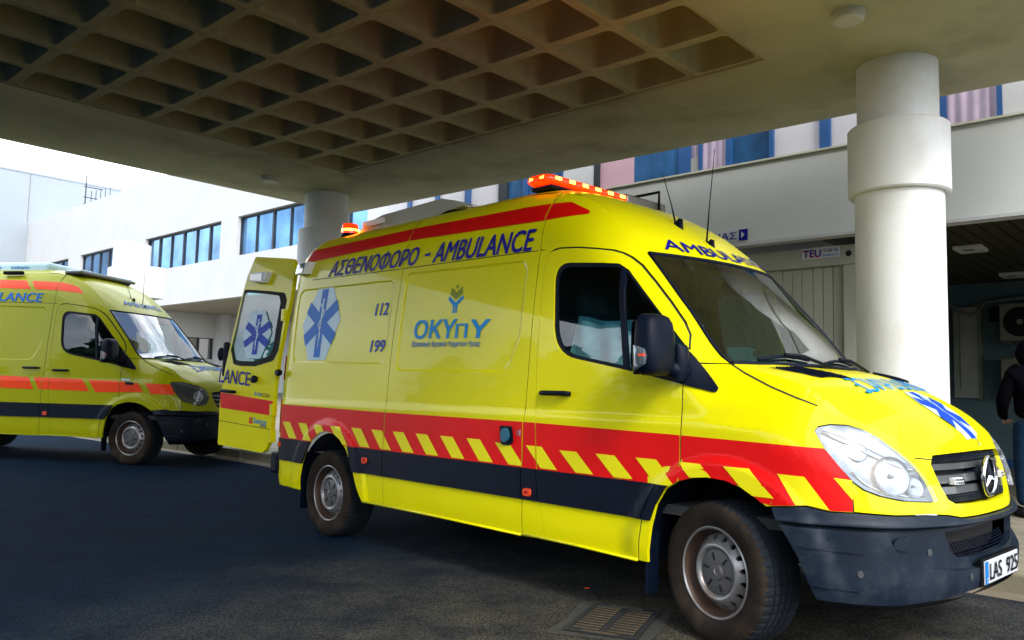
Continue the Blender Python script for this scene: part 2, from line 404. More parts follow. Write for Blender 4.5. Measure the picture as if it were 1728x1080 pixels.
def flat_bm(loops, gu, gz, exu=(), exz=()):
    bm = bmesh.new()
    vecs = [[Vector((p[0], p[1], 0)) for p in lp] for lp in loops]
    tris = tessellate_polygon(vecs)
    vs = [bm.verts.new(v) for lp in vecs for v in lp]
    for t in tris:
        try: bm.faces.new([vs[i] for i in t])
        except ValueError: pass
    us = [p[0] for lp in loops for p in lp]; zs = [p[1] for lp in loops for p in lp]
    cuts = [((c, 0, 0), (1, 0, 0)) for c in sorted(set(frange(min(us), max(us), gu) + [e for e in exu if min(us) < e < max(us)]))]
    cuts += [((0, c, 0), (0, 1, 0)) for c in sorted(set(frange(min(zs), max(zs), gz) + [e for e in exz if min(zs) < e < max(zs)]))]
    for co, no in cuts:
        bmesh.ops.bisect_plane(bm, geom=list(bm.verts)+list(bm.edges)+list(bm.faces), dist=1e-6, plane_co=co, plane_no=no)
    bmesh.ops.remove_doubles(bm, verts=bm.verts, dist=1e-6)
    bmesh.ops.recalc_face_normals(bm, faces=bm.faces)
    return bm
def drape(name, loops, m, parent, off=0.0, gu=.12, gz=.12, f=S, thick=0.0, exu=(), exz=(), offf=None, extra=None):
    """polygon in (u,z) laid on skin f, with its rim turned inwards by thick"""
    if loops and not isinstance(loops[0], list): loops = [loops]
    bm = flat_bm([list(l) for l in loops], gu, gz, exu, exz)
    flip = (f is not S)
    uv = {}
    me = bpy.data.meshes.new(name)
    V = []; Nn = []; F = []; idx = {}
    def O(u, z): return off + (offf(u, z) if offf else 0.0)
    g = (lambda u, z, o: f(u, z, O(u, z)+o)) if offf else (lambda u, z, o: f(u, z, off+o))
    for v in bm.verts:
        u, z = v.co.x, v.co.y
        idx[v] = len(V); V.append(g(u, z, 0.0)); n = nrm(g, u, z, 0.0)
        Nn.append(-n if flip else n)
    LN = []
    for fc in bm.faces:
        ii = [idx[v] for v in fc.verts]
        a, b, c = (Vector(V[i]) for i in ii[:3])
        if (b-a).cross(c-a).dot(Nn[ii[0]]) < 0: ii.reverse()
        F.append(ii); LN += [Nn[i] for i in ii]
    if thick:
        for e in bm.edges:
            if len(e.link_faces) == 1:
                i, j = idx[e.verts[0]], idx[e.verts[1]]
                a, b = e.verts[0].co, e.verts[1].co
                k = len(V); V.append(g(a.x, a.y, -thick)); V.append(g(b.x, b.y, -thick))
                # outward rim normal
                fm = e.link_faces[0].calc_center_median()
                mid = (a+b)/2; d2 = mid-fm
                q = [i, j, k+1, k]
                pa, pb, pc = Vector(V[i]), Vector(V[j]), Vector(V[k+1])
                nn = (pb-pa).cross(pc-pa)
                outd = Vector(g(mid.x+d2.x*.1, mid.y+d2.y*.1, 0.)) - Vector(g(mid.x, mid.y, 0.))
                if nn.dot(outd) < 0: q.reverse(); nn = -nn
                if nn.length > 0: nn.normalize()
                F.append(q); LN += [nn]*4
    bm.free()
    if extra:
        for vs, fs in extra:
            k = len(V); V += vs
            for q in fs:
                q2 = [k+i for i in q]; F.append(q2)
                a, b, c = (Vector(V[i]) for i in q2[:3]); nn = (b-a).cross(c-a).normalized(); LN += [nn]*len(q2)
    me.from_pydata([tuple(v) for v in V], [], F); me.update()
    for p in me.polygons: p.use_smooth = True
    me.normals_split_custom_set([tuple(n) for n in LN])
    me.materials.append(M[m] if isinstance(m, str) else m)
    o = bpy.data.objects.new(name, me); COL.objects.link(o)
    if parent is not None: o.parent = parent
    return o
def gridmesh(name, rows, m, parent=None, smooth=True, flip=False, close=False):
    n = len(rows[0]); V = [tuple(p) for r in rows for p in r]; F = []
    for i in range(len(rows)-1):
        for j in range(n-1 if not close else n):
            a, b = i*n+j, i*n+(j+1) % n; c, d = b+n, a+n
            F.append([a, b, c, d] if not flip else [d, c, b, a])
    me = bpy.data.meshes.new(name); me.from_pydata(V, [], F); me.update()
    return link(name, me, m, parent, smooth)
def clip_half(poly, a, b, keep_left):
    """clip polygon to one side of the line a->b"""
    out = []; n = len(poly)
    def s(p):
        v = (b[0]-a[0])*(p[1]-a[1]) - (b[1]-a[1])*(p[0]-a[0]); return v if keep_left else -v
    for i in range(n):
        p, q = poly[i], poly[(i+1) % n]; sp_, sq = s(p), s(q)
        if sp_ >= 0: out.append(p)
        if (sp_ >= 0) != (sq >= 0):
            t = sp_/(sp_-sq); out.append((p[0]+(q[0]-p[0])*t, p[1]+(q[1]-p[1])*t))
    return out
def area(poly):
    return abs(sum(poly[i-1][0]*poly[i][1]-poly[i][0]*poly[i-1][1] for i in range(len(poly))))/2
def sub_convex(poly, conv):
    """poly minus a convex polygon -> list of polygons"""
    A = sum(conv[i-1][0]*conv[i][1]-conv[i][0]*conv[i-1][1] for i in range(len(conv)))
    if A < 0: conv = conv[::-1]
    res = []; cur = poly
    for i in range(len(conv)):
        a, b = conv[i-1], conv[i]
        out = clip_half(cur, a, b, False)
        if len(out) > 2 and area(out) > 1e-5: res.append(out)
        cur = clip_half(cur, a, b, True)
        if len(cur) < 3: break
    return res
def sub_many(polys, convs):
    for c in convs:
        nx = []
        for p in polys: nx += sub_convex(p, c)
        polys = nx
    return polys
def joinme(name, objs, parent=None):
    """merge a list of freshly built mesh objects into the first, keeping materials and normals"""
    if len(objs) == 1:
        objs[0].name = name; return objs[0]
    V = []; F = []; LN = []; mats = []; mi = []
    for o in objs:
        me = o.data; k = len(V); V += [tuple(v.co) for v in me.vertices]
        mm = me.materials[0]
        if mm not in mats: mats.append(mm)
        cn = me.corner_normals
        for p in me.polygons:
            F.append([k+i for i in p.vertices]); mi.append(mats.index(mm))
            LN += [tuple(cn[l].vector) for l in p.loop_indices]
    me = bpy.data.meshes.new(name); me.from_pydata(V, [], F); me.update()
    for p, x in zip(me.polygons, mi): p.use_smooth = True; p.material_index = x
    me.normals_split_custom_set(LN)
    for x in mats: me.materials.append(x)
    par = objs[0].parent
    for o in objs:
        d = o.data; bpy.data.objects.remove(o); bpy.data.meshes.remove(d)
    o = bpy.data.objects.new(name, me); COL.objects.link(o); o.parent = parent or par
    return o
_tcache = {}
def text_polys(s, bold=0.0, font_space=1.0):
    """triangles of a text normalised to the unit square, each glyph contour filled on its own (glyphs may overlap themselves)"""
    key = (s, font_space)
    if key in _tcache: return _tcache[key]
    c = bpy.data.curves.new('t', 'FONT'); c.body = s; c.space_character = font_space
    o = bpy.data.objects.new('t', c); COL.objects.link(o)
    dg = bpy.context.evaluated_depsgraph_get(); cu = o.evaluated_get(dg).to_curve(dg)
    loops = []
    for sp in cu.splines:
        P = []
        if sp.type == 'BEZIER':
            bp = sp.bezier_points; n = len(bp)
            for k in range(n):
                a, b = bp[k], bp[(k+1) % n]
                p0, p1, p2, p3 = a.co, a.handle_right, b.handle_left, b.co
                straight = (p1-p0).cross(p3-p0).length < 1e-6 and (p2-p0).cross(p3-p0).length < 1e-6
                for t in ([0] if straight else [0, .25, .5, .75]):
                    q = p0*(1-t)**3+p1*3*t*(1-t)**2+p2*3*t*t*(1-t)+p3*t**3; P.append((q.x, q.y))
        else: P = [(p.co.x, p.co.y) for p in sp.points]
        Q = []
        for p in P:
            if not Q or math.hypot(p[0]-Q[-1][0], p[1]-Q[-1][1]) > 1e-5: Q.append(p)
        if len(Q) > 2: loops.append(Q)
    bpy.data.objects.remove(o); bpy.data.curves.remove(c)
    ar = [sum(L[k-1][0]*L[k][1]-L[k][0]*L[k-1][1] for k in range(len(L)))/2 for L in loops]
    sgn = 1 if ar[max(range(len(ar)), key=lambda k: abs(ar[k]))] > 0 else -1
    def inside(p, L):
        r = False
        for k in range(len(L)):
            (x1, y1), (x2, y2) = L[k-1], L[k]
            if (y1 > p[1]) != (y2 > p[1]) and p[0] < (x2-x1)*(p[1]-y1)/(y2-y1)+x1: r = not r
        return r
    full = lambda h, m: all(inside(p, loops[m]) for p in loops[h])
    holes = [k for k in range(len(loops)) if any(m != k and abs(ar[m]) > abs(ar[k]) and ar[m]*ar[k] < 0 and full(k, m) for m in range(len(loops)))]
    outs = [k for k in range(len(loops)) if k not in holes]
    V = []; F = []
    for k in outs:
        full = lambda h, m: all(inside(p, loops[m]) for p in loops[h])
        hs = [h for h in holes if full(h, k) and not any(abs(ar[m]) < abs(ar[k]) and m != k and full(h, m) for m in outs)]
        ls = [loops[k]]+[loops[h] for h in hs]; base = len(V); V += [p for L in ls for p in L]
        F += [[base+i for i in t] for t in tessellate_polygon([[Vector((p[0], p[1], 0)) for p in L] for L in ls])]
    xs = [p[0] for p in V]; ys = [p[1] for p in V]; x0, x1, y0, y1 = min(xs), max(xs), min(ys), max(ys)
    V = [((p[0]-x0)/(x1-x0), (p[1]-y0)/(y1-y0)) for p in V]
    _tcache[key] = (V, F, (x1-x0)/(y1-y0)); return _tcache[key]
def text_quad(name, s, quad, m, parent, f, bold=.01, cuts=0, n=None, sp_=1.0):
    asp = text_polys(s, 0.0, sp_)[2]; bmA = bmesh.new(); d = bold
    for ci, (ox, oy) in enumerate(((0, 0), (d, d*.5), (-d, -d*.5), (d, -d*.5), (-d, d*.5))):
        _text_one(bmA, s, quad, f, cuts, ox/asp, oy, ci*.00035, sp_)
    return link(name, bmA, m, parent)
def _text_one(bmA, s, quad, f, cuts, ox, oy, lift, sp_):
    """text fitted in quad (bl, br, tr, tl) of f's 2D space"""
    V, F, asp = text_polys(s, 0.0, sp_)
    bm = bmesh.new(); vs = [bm.verts.new((x, y, 0)) for x, y in V]
    for q in F:
        try: bm.faces.new([vs[i] for i in q])
        except ValueError: pass
    for k in range(1, cuts):
        bmesh.ops.bisect_plane(bm, geom=list(bm.verts)+list(bm.edges)+list(bm.faces), dist=1e-7, plane_co=(k/cuts, 0, 0), plane_no=(1, 0, 0))
    for k in range(1, 4 if cuts else 0):
        bmesh.ops.bisect_plane(bm, geom=list(bm.verts)+list(bm.edges)+list(bm.faces), dist=1e-7, plane_co=(0, k/4, 0), plane_no=(0, 1, 0))
    bl, br, tr, tl = quad
    pv = []
    for v in bm.verts:
        x, y = v.co.x+ox, v.co.y+oy
        u = (bl[0]*(1-x)+br[0]*x)*(1-y) + (tl[0]*(1-x)+tr[0]*x)*y
        z = (bl[1]*(1-x)+br[1]*x)*(1-y) + (tl[1]*(1-x)+tr[1]*x)*y
        pv.append((v, Vector(f(u, z))))
    c0 = Vector(f(bl[0], bl[1])); nn = (Vector(f(br[0], br[1]))-c0).cross(Vector(f(tl[0], tl[1]))-c0).normalized()*lift
    vm = {v: bmA.verts.new(p+nn) for v, p in pv}
    for fc in bm.faces:
        try: bmA.faces.new([vm[v] for v in fc.verts])
        except ValueError: pass
    bm.free()
def starpoly(cx, cy, R, hw, sx=1.0, sy=1.0, shear=0.0):
    """six-barred star outline"""
    pts = []
    for k in range(6):
        a = pi/2 - k*pi/3
        d = Vector((math.cos(a), math.sin(a))); s = Vector((d.y, -d.x))
        pts += [d*R - s*hw, d*R + s*hw]
        a2 = a - pi/6; r2 = hw/math.sin(pi/6)
        pts.append(Vector((math.cos(a2), math.sin(a2)))*r2)
    return [(cx+p.x*sx+shear*p.y, cy+p.y*sy) for p in pts]
def snake(cx, cy, h, sx=1.0, shear=0.0, w_=.05):
    """rod and serpent outline bands"""
    rod = [(cx-.012*h*sx+shear*-.5*h, cy-.5*h), (cx+.012*h*sx+shear*-.5*h, cy-.5*h), (cx+.03*h*sx+shear*.5*h, cy+.5*h), (cx-.03*h*sx+shear*.5*h, cy+.5*h)]
    L_, R_ = [], []
    for k in range(25):
        t = k/24; y = -.38*h + .78*h*t; x = math.sin(t*pi*3.4)*(.035+.07*t)*h*sx; ww = (.008+.022*t)*h*sx
        L_.append((cx+x-ww+shear*y, cy+y)); R_.append((cx+x+ww+shear*y, cy+y))
    return rod, L_+R_[::-1]

# ------------------------------------------------------------------ roof, windshield and bonnet as lofts between the flanks
HPROF = [(.10,1.405),(.30,1.372),(.5,1.312),(.7,1.213),(.85,1.10),(.90,1.045),(.93,1.0),(.96,.97)]
def Eg(u): return Vector(S(u, ztop(u)))
def hoodP(u, s):
    e = Eg(u); k = 1-abs(s)**2.5; fb = .135*(1-sst(.005, .6, u)); xc = e.x+fb
    ub = smooth_tab(HPROF, xc)-e.z
    # pressed ridges running forward from the windshield corners
    rg = .008*math.exp(-((abs(s)-.62)/.07)**2)*(1-sst(.75, 1.2, u))
    return Vector((e.x+fb*k, -e.y*s, e.z+ub*k+rg))
def wsP(u, s):
    e = Eg(u); t = (.005-u)/.592; k = 1-abs(s)**2.2
    return Vector((e.x+(.135+.03*t)*k, -e.y*s, e.z+(.005-.015*t)*k))
RZC = [(-4.7, 2.68), (-1.8, 2.68), (-1.55, 2.66), (-1.3, 2.59), (-1.15, 2.515), (-1.0, 2.41), (-.8, 2.235), (-.587, 2.045)]
def roofP(u, s):
    e = Eg(u); q = sst(-1.5, -.587, u); p = 4-1.6*q; k = 1-abs(s)**p
    fb = .165*q; ub = smooth_tab(RZC, u)-e.z
    return Vector((e.x+fb*k, -e.y*s, e.z+ub*k))
def P_on(fn, off=.006):
    """skin function with an offset along the surface normal, for lettering on lofts"""
    def g(s, u, o=off):
        a = fn(u, s); n = (fn(u+.004, s)-fn(u-.004, s)).cross(fn(u, s+.01)-fn(u, s-.01)); n.normalize()
        if n.z < 0: n = -n
        return a+n*o
    return g

ARCHF = [(-.375,.30),(-.372,.40),(-.352,.53),(-.318,.65),(-.262,.735),(-.184,.785),(-.09,.812),(.0,.822),(.10,.815),(.19,.788),(.27,.745),(.345,.69),(.41,.615),(.46,.53),(.50,.434),(.536,.30)]
ARCHR = [(-4.06,.30),(-4.05,.45),(-4.01,.58),(-3.94,.70),(-3.86,.78),(-3.75,.84),(-3.64,.86),(-3.52,.845),(-3.42,.80),(-3.33,.725),(-3.25,.62),(-3.18,.48),(-3.09,.30)]
DOOR_R = [(-1.145,.345),(-1.165,.45),(-1.194,.58),(-1.216,.75),(-1.243,1.10),(-1.258,1.373),(-1.266,1.80),(-1.268,2.00),(-1.255,2.07),(-1.225,2.108),(-1.15,2.120),(-1.0,2.108),(-.821,2.080),(-.755,2.068),(-.695,2.048),(-.64,2.017),(-.573,1.965),(-.473,1.862),(-.36,1.738),(-.257,1.618),(-.212,1.55),(-.19,1.47),(-.182,1.40),(-.182,1.28)]
WIN = [(-1.180,2.035),(-.69,1.985),(-.62,1.94),(-.20,1.485),(-.155,1.43),(-.150,1.278),(-.52,1.352),(-1.118,1.458)]
def ztz(us): return [(u, ztop(u)) for u in us]
def emblem(name, cx, cz, H, f, parent, sx=1.0, shear=0.0, panel=True, off=.003, big=True):
    """white hexagonal film with a blue six-barred star, rod and serpent; H = height of the star"""
    R = H/2; o = None
    if panel:
        P = [(cx-.20*H*sx+shear*.66*H*.8, cz+.56*H), (cx+.20*H*sx+shear*.5*H, cz+.56*H), (cx+.56*H*sx, cz+.03*H), (cx+.26*H*sx-shear*.5*H, cz-.54*H), (cx-.26*H*sx-shear*.5*H, cz-.54*H), (cx-.56*H*sx, cz-.0*H)]
        o = drape(name, P, 'whitefilm', parent, off=off, f=f, gu=.1, gz=.1)
    st = drape('star', starpoly(cx, cz, R, .185*R*1.0, sx=sx, shear=shear), 'blue', o or parent, off=off+.0015, f=f, gu=.1, gz=.1)
    rod, sn = snake(cx, cz, H*.72, sx, shear)
    drape('rod', rod, 'whitefilm', o or parent, off=off+.003, f=f, gu=.1, gz=.1)
    drape('serpent', sn, 'whitefilm', o or parent, off=off+.0045, f=f, gu=.2, gz=.2)
    return o
def T_(f, off=.005): return lambda u, z: Vector(f(u, z, off))

def wheel_mesh_parts():
    """tyre, rim, hub cap; axle along local -Y = outward"""
    out = {}
    # profile from the inner bead to the outer bead, h measured outwards (-Y)
    side = [(.222,.000),(.235,.010),(.262,.022),(.300,.026),(.325,.022),(.338,.012)]
    bm = bmesh.new(); n = 96; w2 = .235
    prof = [(r, -(h)) for r, h in side]                              # outer wall
    tr = [(.3445, .002), (.3475, .018), (.3485,.036), (.341,.0375),(.341,.0435),(.349,.045),(.3495,.074),(.341,.0755),(.341,.0825),(.3500,.084),(.3500,.113),(.341,.1145),(.341,.1215),(.3500,.123),(.3495,.152),(.341,.1535),(.341,.1605),(.349,.162),(.3485,.190),(.3475,.205),(.3445,.221)]
    prof2 = tr + [(.338, w2-.012), (.325, w2-.0), (.30, w2+.002), (.262, w2), (.222, w2-.02)]
    allp = prof + prof2
    rings = []
    for j, (r, h) in enumerate(allp):
        ring = []
        for k in range(n*2):
            a = 2*pi*k/(n*2); rr = r
            if r > .3465 and k % 4 == 0 and (j % 2 or True): rr -= .004
            if .335 < r < .3476 and k % 4 == 0: rr -= .004
            sk = (h-.11)*.12*(1 if h < .11 else -1)
            ring.append(bm.verts.new((rr*math.cos(a+sk), h, rr*math.sin(a+sk))))
        rings.append(ring)
    for A, B in zip(rings, rings[1:]):
        for k in range(n*2):
            fc = bm.faces.new([A[k], A[(k+1) % (n*2)], B[(k+1) % (n*2)], B[k]])
            fc.material_index = 0
    bmesh.ops.recalc_face_normals(bm, faces=bm.faces)
    for fc in bm.faces:
        c = fc.calc_center_median(); rr = math.hypot(c.x, c.z)
        fc.material_index = 1 if rr > .3395 else 0
        fc.smooth = rr < .339
    me = bpy.data.meshes.new('tyre'); bm.to_mesh(me); bm.free(); me.materials.append(M['rubber']); me.materials.append(M['tread'])
    out['tyre'] = me
    # rim: outer flange and drop, then a dished disc with 16 round hand holes
    bm = bmesh.new()
    bm_lathe(bm, [(.214,.012),(.224,.000),(.226,-.006),(.220,-.010),(.212,-.004),(.207,.010),(.203,.030),(.196,.050),(.186,.062),(.186,.12),(.20,.16)], 72, 'Y')
    for f in bm.faces: f.material_index = 1
    for f in bm.faces:
        c = f.calc_center_median()
        if math.hypot(c.x, c.z) > .2085 and c.y < .002: f.material_index = 0
    def disc_h(r): return lerp_tab([(.05,.030),(.112,.026),(.120,.010),(.132,.004),(.144,.012),(.178,.046),(.188,.062)], r)
    ns_ = 16
    for s_ in range(ns_):
        a0 = 2*pi*s_/ns_; a1 = 2*pi*(s_+1)/ns_; am = (a0+a1)/2
        r0, r1 = .144, .188; rc = .164; rh = .0135
        outer = []
        for k in range(5): outer.append((a0+(a1-a0)*k/4*1.0, r0))
        for k in range(5): outer.append((a1-(a1-a0)*k/4, r1))
        hole = [(am+rh*math.cos(t)/rc, rc+rh*math.sin(t)) for t in [2*pi*k/14 for k in range(14)]]
        vec = [[Vector((p[0], p[1], 0)) for p in outer], [Vector((p[0], p[1], 0)) for p in hole]]
        ps = outer+hole; base = len(bm.verts)
        vv = [bm.verts.new((r*math.cos(a), disc_h(r), r*math.sin(a))) for a, r in ps]
        for t in tessellate_polygon(vec):
            try: bm.faces.new([vv[i] for i in t])
            except ValueError: pass
        hv = vv[len(outer):]
        iv = [bm.verts.new((v.co.x*.985, v.co.y+.018, v.co.z*.985)) for v in hv]
        for k in range(len(hv)): bm.faces.new([hv[k], hv[(k+1) % len(hv)], iv[(k+1) % len(hv)], iv[k]])
    bm_lathe(bm, [(.05,.030),(.112,.026),(.117,.014),(.124,.006),(.132,.004),(.139,.007),(.144,.012)], 64, 'Y')
    bmesh.ops.remove_doubles(bm, verts=bm.verts, dist=1e-5); bmesh.ops.recalc_face_normals(bm, faces=bm.faces)
    me = bpy.data.meshes.new('rim'); bm.to_mesh(me); bm.free()
    for p in me.polygons: p.use_smooth = True
    autosm(me, 40); me.materials.append(M['rim']); me.materials.append(M['rimrust']); out['rim'] = me
    # dark drum behind
    bm = bmesh.new(); bm_lathe(bm, [(0,.085),(.185,.085),(.19,.10)], 32, 'Y'); me = bpy.data.meshes.new('brake_drum'); bm.to_mesh(me); bm.free(); me.materials.append(M['hole']); out['brake_drum'] = me
    # hub cap with six slots and a raised boss carrying the three-pointed star
    bm = bmesh.new(); bm_lathe(bm, [(0,.004),(.036,.006),(.040,.010),(.043,.018),(.105,.018),(.110,.022),(.111,.03)], 48, 'Y')
    bmesh.ops.recalc_face_normals(bm, faces=bm.faces)
    me = bpy.data.meshes.new('hub_cap'); bm.to_mesh(me); bm.free()
    for p in me.polygons: p.use_smooth = True
    autosm(me, 40); me.materials.append(M['hub']); out['hub_cap'] = me
    bm = bmesh.new()
    bm_box(bm, Vector((.078, .0165, 0)), (.036, .004, .011))
    me = bpy.data.meshes.new('slot'); bm.to_mesh(me); bm.free(); me.materials.append(M['hole']); out['slot'] = me
    out['hub_star'] = star3_mesh(.026, .0035, .0, M['rim'], ring=False)
    return out
def star3_mesh(R, t, y, mt, ring=True):
    """three-pointed star in the XZ plane facing -Y"""
    bm = bmesh.new(); c = bm.verts.new((0, y-t*2.2, 0)); ring_v = []
    for k in range(6):
        a = pi/2+k*pi/3; r = R if k % 2 == 0 else R*.115
        ring_v.append(bm.verts.new((r*math.cos(a), y, r*math.sin(a))))
    for k in range(6): bm.faces.new([c, ring_v[k], ring_v[(k+1) % 6]])
    if ring:
        n = 40; m_ = 8; rr = t*1.6; rings = []
        for i in range(n):
            a = 2*pi*i/n
            rings.append([bm.verts.new(((R+rr*math.cos(b))*math.cos(a), y+rr*math.sin(b), (R+rr*math.cos(b))*math.sin(a))) for b in [2*pi*j/m_ for j in range(m_)]])
        for i in range(n):
            for j in range(m_):
                f = bm.faces.new([rings[i][j], rings[i][(j+1) % m_], rings[(i+1) % n][(j+1) % m_], rings[(i+1) % n][j]]); f.smooth = True
    bmesh.ops.recalc_face_normals(bm, faces=bm.faces)
    me = bpy.data.meshes.new('three_pointed_star'); bm.to_mesh(me); bm.free(); me.materials.append(mt); return me
WM = wheel_mesh_parts()
def wheel(x, y, side, steer, parent):
    w_ = empty('wheel', (x, y, .350), 0, parent=parent)
    w_.rotation_euler = (0, 0, steer + (0 if side < 0 else pi))
    for k in ('tyre', 'rim', 'brake_drum', 'hub_cap'):
        link(k, WM[k], None, w_)
    for k in range(6): link('slot', WM['slot'], None, w_).rotation_euler = (0, 2*pi*k/6+.2, 0)
    link('hub_star', WM['hub_star'], None, w_)
    return w_

def build_van(root, st):
    main = st == 'main'
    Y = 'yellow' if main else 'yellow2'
    G = .0035                                            # half gap at the shut lines
    rear = -4.62
    if main:
        zr0, zr1 = .755, 1.036
    # ---------- flank panels, right side (the side seen) then a plainer left side
    for sd, f in ((-1, S), (1, SL)):
        fine = sd < 0
        gu, gz = (.10, .10) if fine else (.2, .2)
        ar = ARCHR; af = ARCHF; AZ = [.70+.025*k for k in range(13)]
        # rear quarter panel with the raised pressing
        seam = -2.835
        q = [(rear, .34)] + [(ar[0][0], .34)] + ar[1:-1] + [(ar[-1][0], .34), (seam-G, .34), (seam-G-.01, 1.03), (seam-G, 1.36), (seam+.018-G, 2.11), (seam+.012-G, 2.36), (seam-.02-G, 2.46), (seam-.09-G, ztop(-2.9))] + ztz([-3.4, -3.9, -4.35, -4.5, rear])
        rec = rnd([(-4.36,1.435),(-2.90,1.405),(-2.90,2.075),(-4.40,2.10)], .10, 6)
        rec2 = rnd([(-4.345,1.450),(-2.915,1.42),(-2.915,2.06),(-4.385,2.085)], .09, 6)
        sl = [(seam+G, .34), (-1.342-G, .34), (-1.342-G, .56), (-1.348-G, .74), (-1.342-G, 1.03), (-1.330-G, 1.37), (-1.328-G, 2.12), (-1.330-G, 2.30), (-1.345-G, 2.45), (-1.375-G, ztop(-1.375))] + ztz([-1.7, -2.2, -2.7, seam-.07]) + [(seam-.02+G, 2.46), (seam+.012+G, 2.36), (seam+.018+G, 2.11), (seam+G, 1.36), (seam-.01+G, 1.03)]
        rs = rnd([(-2.75,1.355),(-1.535,1.345),(-1.43,1.56),(-1.425,2.03),(-1.47,2.08),(-2.75,2.11)], [.05,.16,.08,.03,.03,.05], 6)
        rs2 = rnd([(-2.735,1.37),(-1.545,1.36),(-1.445,1.57),(-1.440,2.02),(-1.48,2.065),(-2.735,2.095)], [.05,.15,.08,.03,.03,.05], 6)
        def panel_with_recess(nm, outer, r1, r2, parent):
            a = drape('x', [outer, r1], Y, parent, f=f, gu=gu, gz=gz, thick=.012, exz=ZEX+(AZ if nm == 'rear_quarter_panel' and fine else []), exu=[-4.32+.025*k for k in range(56)] if nm == 'rear_quarter_panel' and fine else [])
            b = drape('x', [r2], Y, parent, f=f, gu=gu, gz=gz, off=-.007)
            # sloping step between the two outlines
            V = []; F = []
            n = len(r1)
            for p in r1: V.append(f(p[0], p[1], 0))
            for p in r2: V.append(f(p[0], p[1], -.007))
            for i in range(n):
                q_ = [i, (i+1) % n, n+(i+1) % n, n+i]
                a0, b0, c0 = (Vector(V[k]) for k in q_[:3])
                if (b0-a0).cross(c0-a0).y*sd < 0: q_.reverse()
                F.append(q_)
            me = bpy.data.meshes.new('x'); me.from_pydata([tuple(v) for v in V], [], F); me.update(); me.materials.append(M[Y])
            c = bpy.data.objects.new('x', me); COL.objects.link(c); c.parent = parent
            return joinme(nm, [a, b, c])
        rq = panel_with_recess('rear_quarter_panel', q, rec, rec2, root)
        sld = panel_with_recess('sliding_door', sl, rs, rs2, root)
        # B pillar between the sliding door and the cab door
        bp = [(-1.342+G, .34), (-1.342+G, .56), (-1.348+G, .74), (-1.342+G, 1.03), (-1.330+G, 1.37), (-1.328+G, 2.12), (-1.245, 2.126)] + [(u-G, z) for u, z in DOOR_R[9::-1]]
        bp = [(-1.342+G, .34), (-1.342+G, .56), (-1.348+G, .74), (-1.342+G, 1.03), (-1.330+G, 1.37), (-1.328+G, 2.128), (-1.20, 2.128), (-1.225-G, 2.108+G), (-1.255-G, 2.07), (-1.268-G, 2.0), (-1.266-G, 1.8), (-1.258-G, 1.373), (-1.243-G, 1.1), (-1.216-G, .75), (-1.194-G, .58), (-1.165-G, .45), (-1.145-G, .345)]
        drape('door_pillar', bp, Y, root, f=f, gu=gu, gz=gz, thick=.012, exz=ZEX)
        # cab door
        win = rnd(WIN, [.11,.05,.03,.02,.02,.02,.02,.24], 8)
        dbl = [(-.182,.872),(-.24,.815),(-.32,.75),(-.375,.67),(-.41,.576),(-.43,.46),(-.437,.345)]
        dr = DOOR_R + dbl
        door = drape('front_door', [dr, win], Y, root, f=f, gu=gu, gz=gz, thick=.014, exz=ZEX)
        # roof side and windshield pillar
        top = [(-.587,ztop(-.587)),(-.5,ztop(-.5)),(-.4,ztop(-.4)),(-.28,ztop(-.28)),(-.18,ztop(-.18)),(-.09,ztop(-.09)),(.005,1.40)]
        rsd = [(-1.328+G, 2.136), (-1.225, 2.120+G), (-1.15, 2.127+G), (-1.0, 2.115+G), (-.821, 2.087+G), (-.75, 2.075+G), (-.69, 2.054+G), (-.632, 2.022+G), (-.565, 1.970+G), (-.465, 1.866+G), (-.352, 1.742+G), (-.249, 1.622+G), (-.203, 1.552), (-.18, 1.47), (-.175, 1.402), (.003, 1.398)] + top[::-1][1:] + ztz([-.68, -.78, -.9, -1.0, -1.15, -1.3, -1.375+.02]) + [(-1.345+G, 2.45), (-1.330+G, 2.30)]
        drape('cab_roof_side', rsd, Y, root, f=f, gu=.06 if fine else .15, gz=.06 if fine else .15, thick=.012)
        # wing round the front wheel
        fen = [(-.175, 1.392), (-.174, 1.28), (-.174, .876), (-.232, .822), (-.312, .755), (-.367, .673), (-.402, .576), (-.422, .46), (-.43, .345), (-.376, .345)] + af[1:12] + [(.345,.722),(.495,.739),(.595,.723),(.702,.724),(.706,.80),(.705,1.0),(.705,ztop(.705))] + ztz([.6,.5,.4,.3,.2,.1]) + [(.007, 1.392)]
        fen = fen[:10] + [p for p in af[1:11]] + fen[-12:] if False else fen
        # the arch is cut at the bumper's top edge
        fen = [(-.175, 1.392), (-.174, 1.28), (-.174, .876), (-.232, .822), (-.312, .755), (-.367, .673), (-.402, .576), (-.422, .46), (-.43, .345), (-.376, .345)] + af[1:11] + [(.315,.717),(.345,.722),(.495,.739),(.595,.723),(.702,.724),(.706,.80),(.705,1.0),(.705,ztop(.705))] + ztz([.68,.6,.52,.44,.36,.28,.2,.14,.08,.03]) + [(.007, 1.392)]
        wing = drape('front_wing', fen, Y, root, f=f, gu=.025 if fine else .12, gz=.05 if fine else .12, thick=.02, exz=AZ if fine else [])
        # side window, its frame and divider, black corner behind the mirror
        cx_, cz_ = -.66, 1.66
        inner = [(cx_+(u-cx_)*.955, cz_+(z-cz_)*.925) for u, z in win]
        fr = drape('window_frame', [[(cx_+(u-cx_)*1.006, cz_+(z-cz_)*1.008) for u, z in win], inner], 'blackp', door, off=-.006, f=f, gu=.2, gz=.2, thick=.02)
        drape('window_glass', [inner], 'glass', door, off=-.016, f=f, gu=.2, gz=.2)
        drape('window_divider', [(-.675,1.975),(-.64,1.965),(-.545,1.365),(-.58,1.37)], 'blackp', door, off=-.003, f=f, gu=.2, gz=.2, thick=.02)
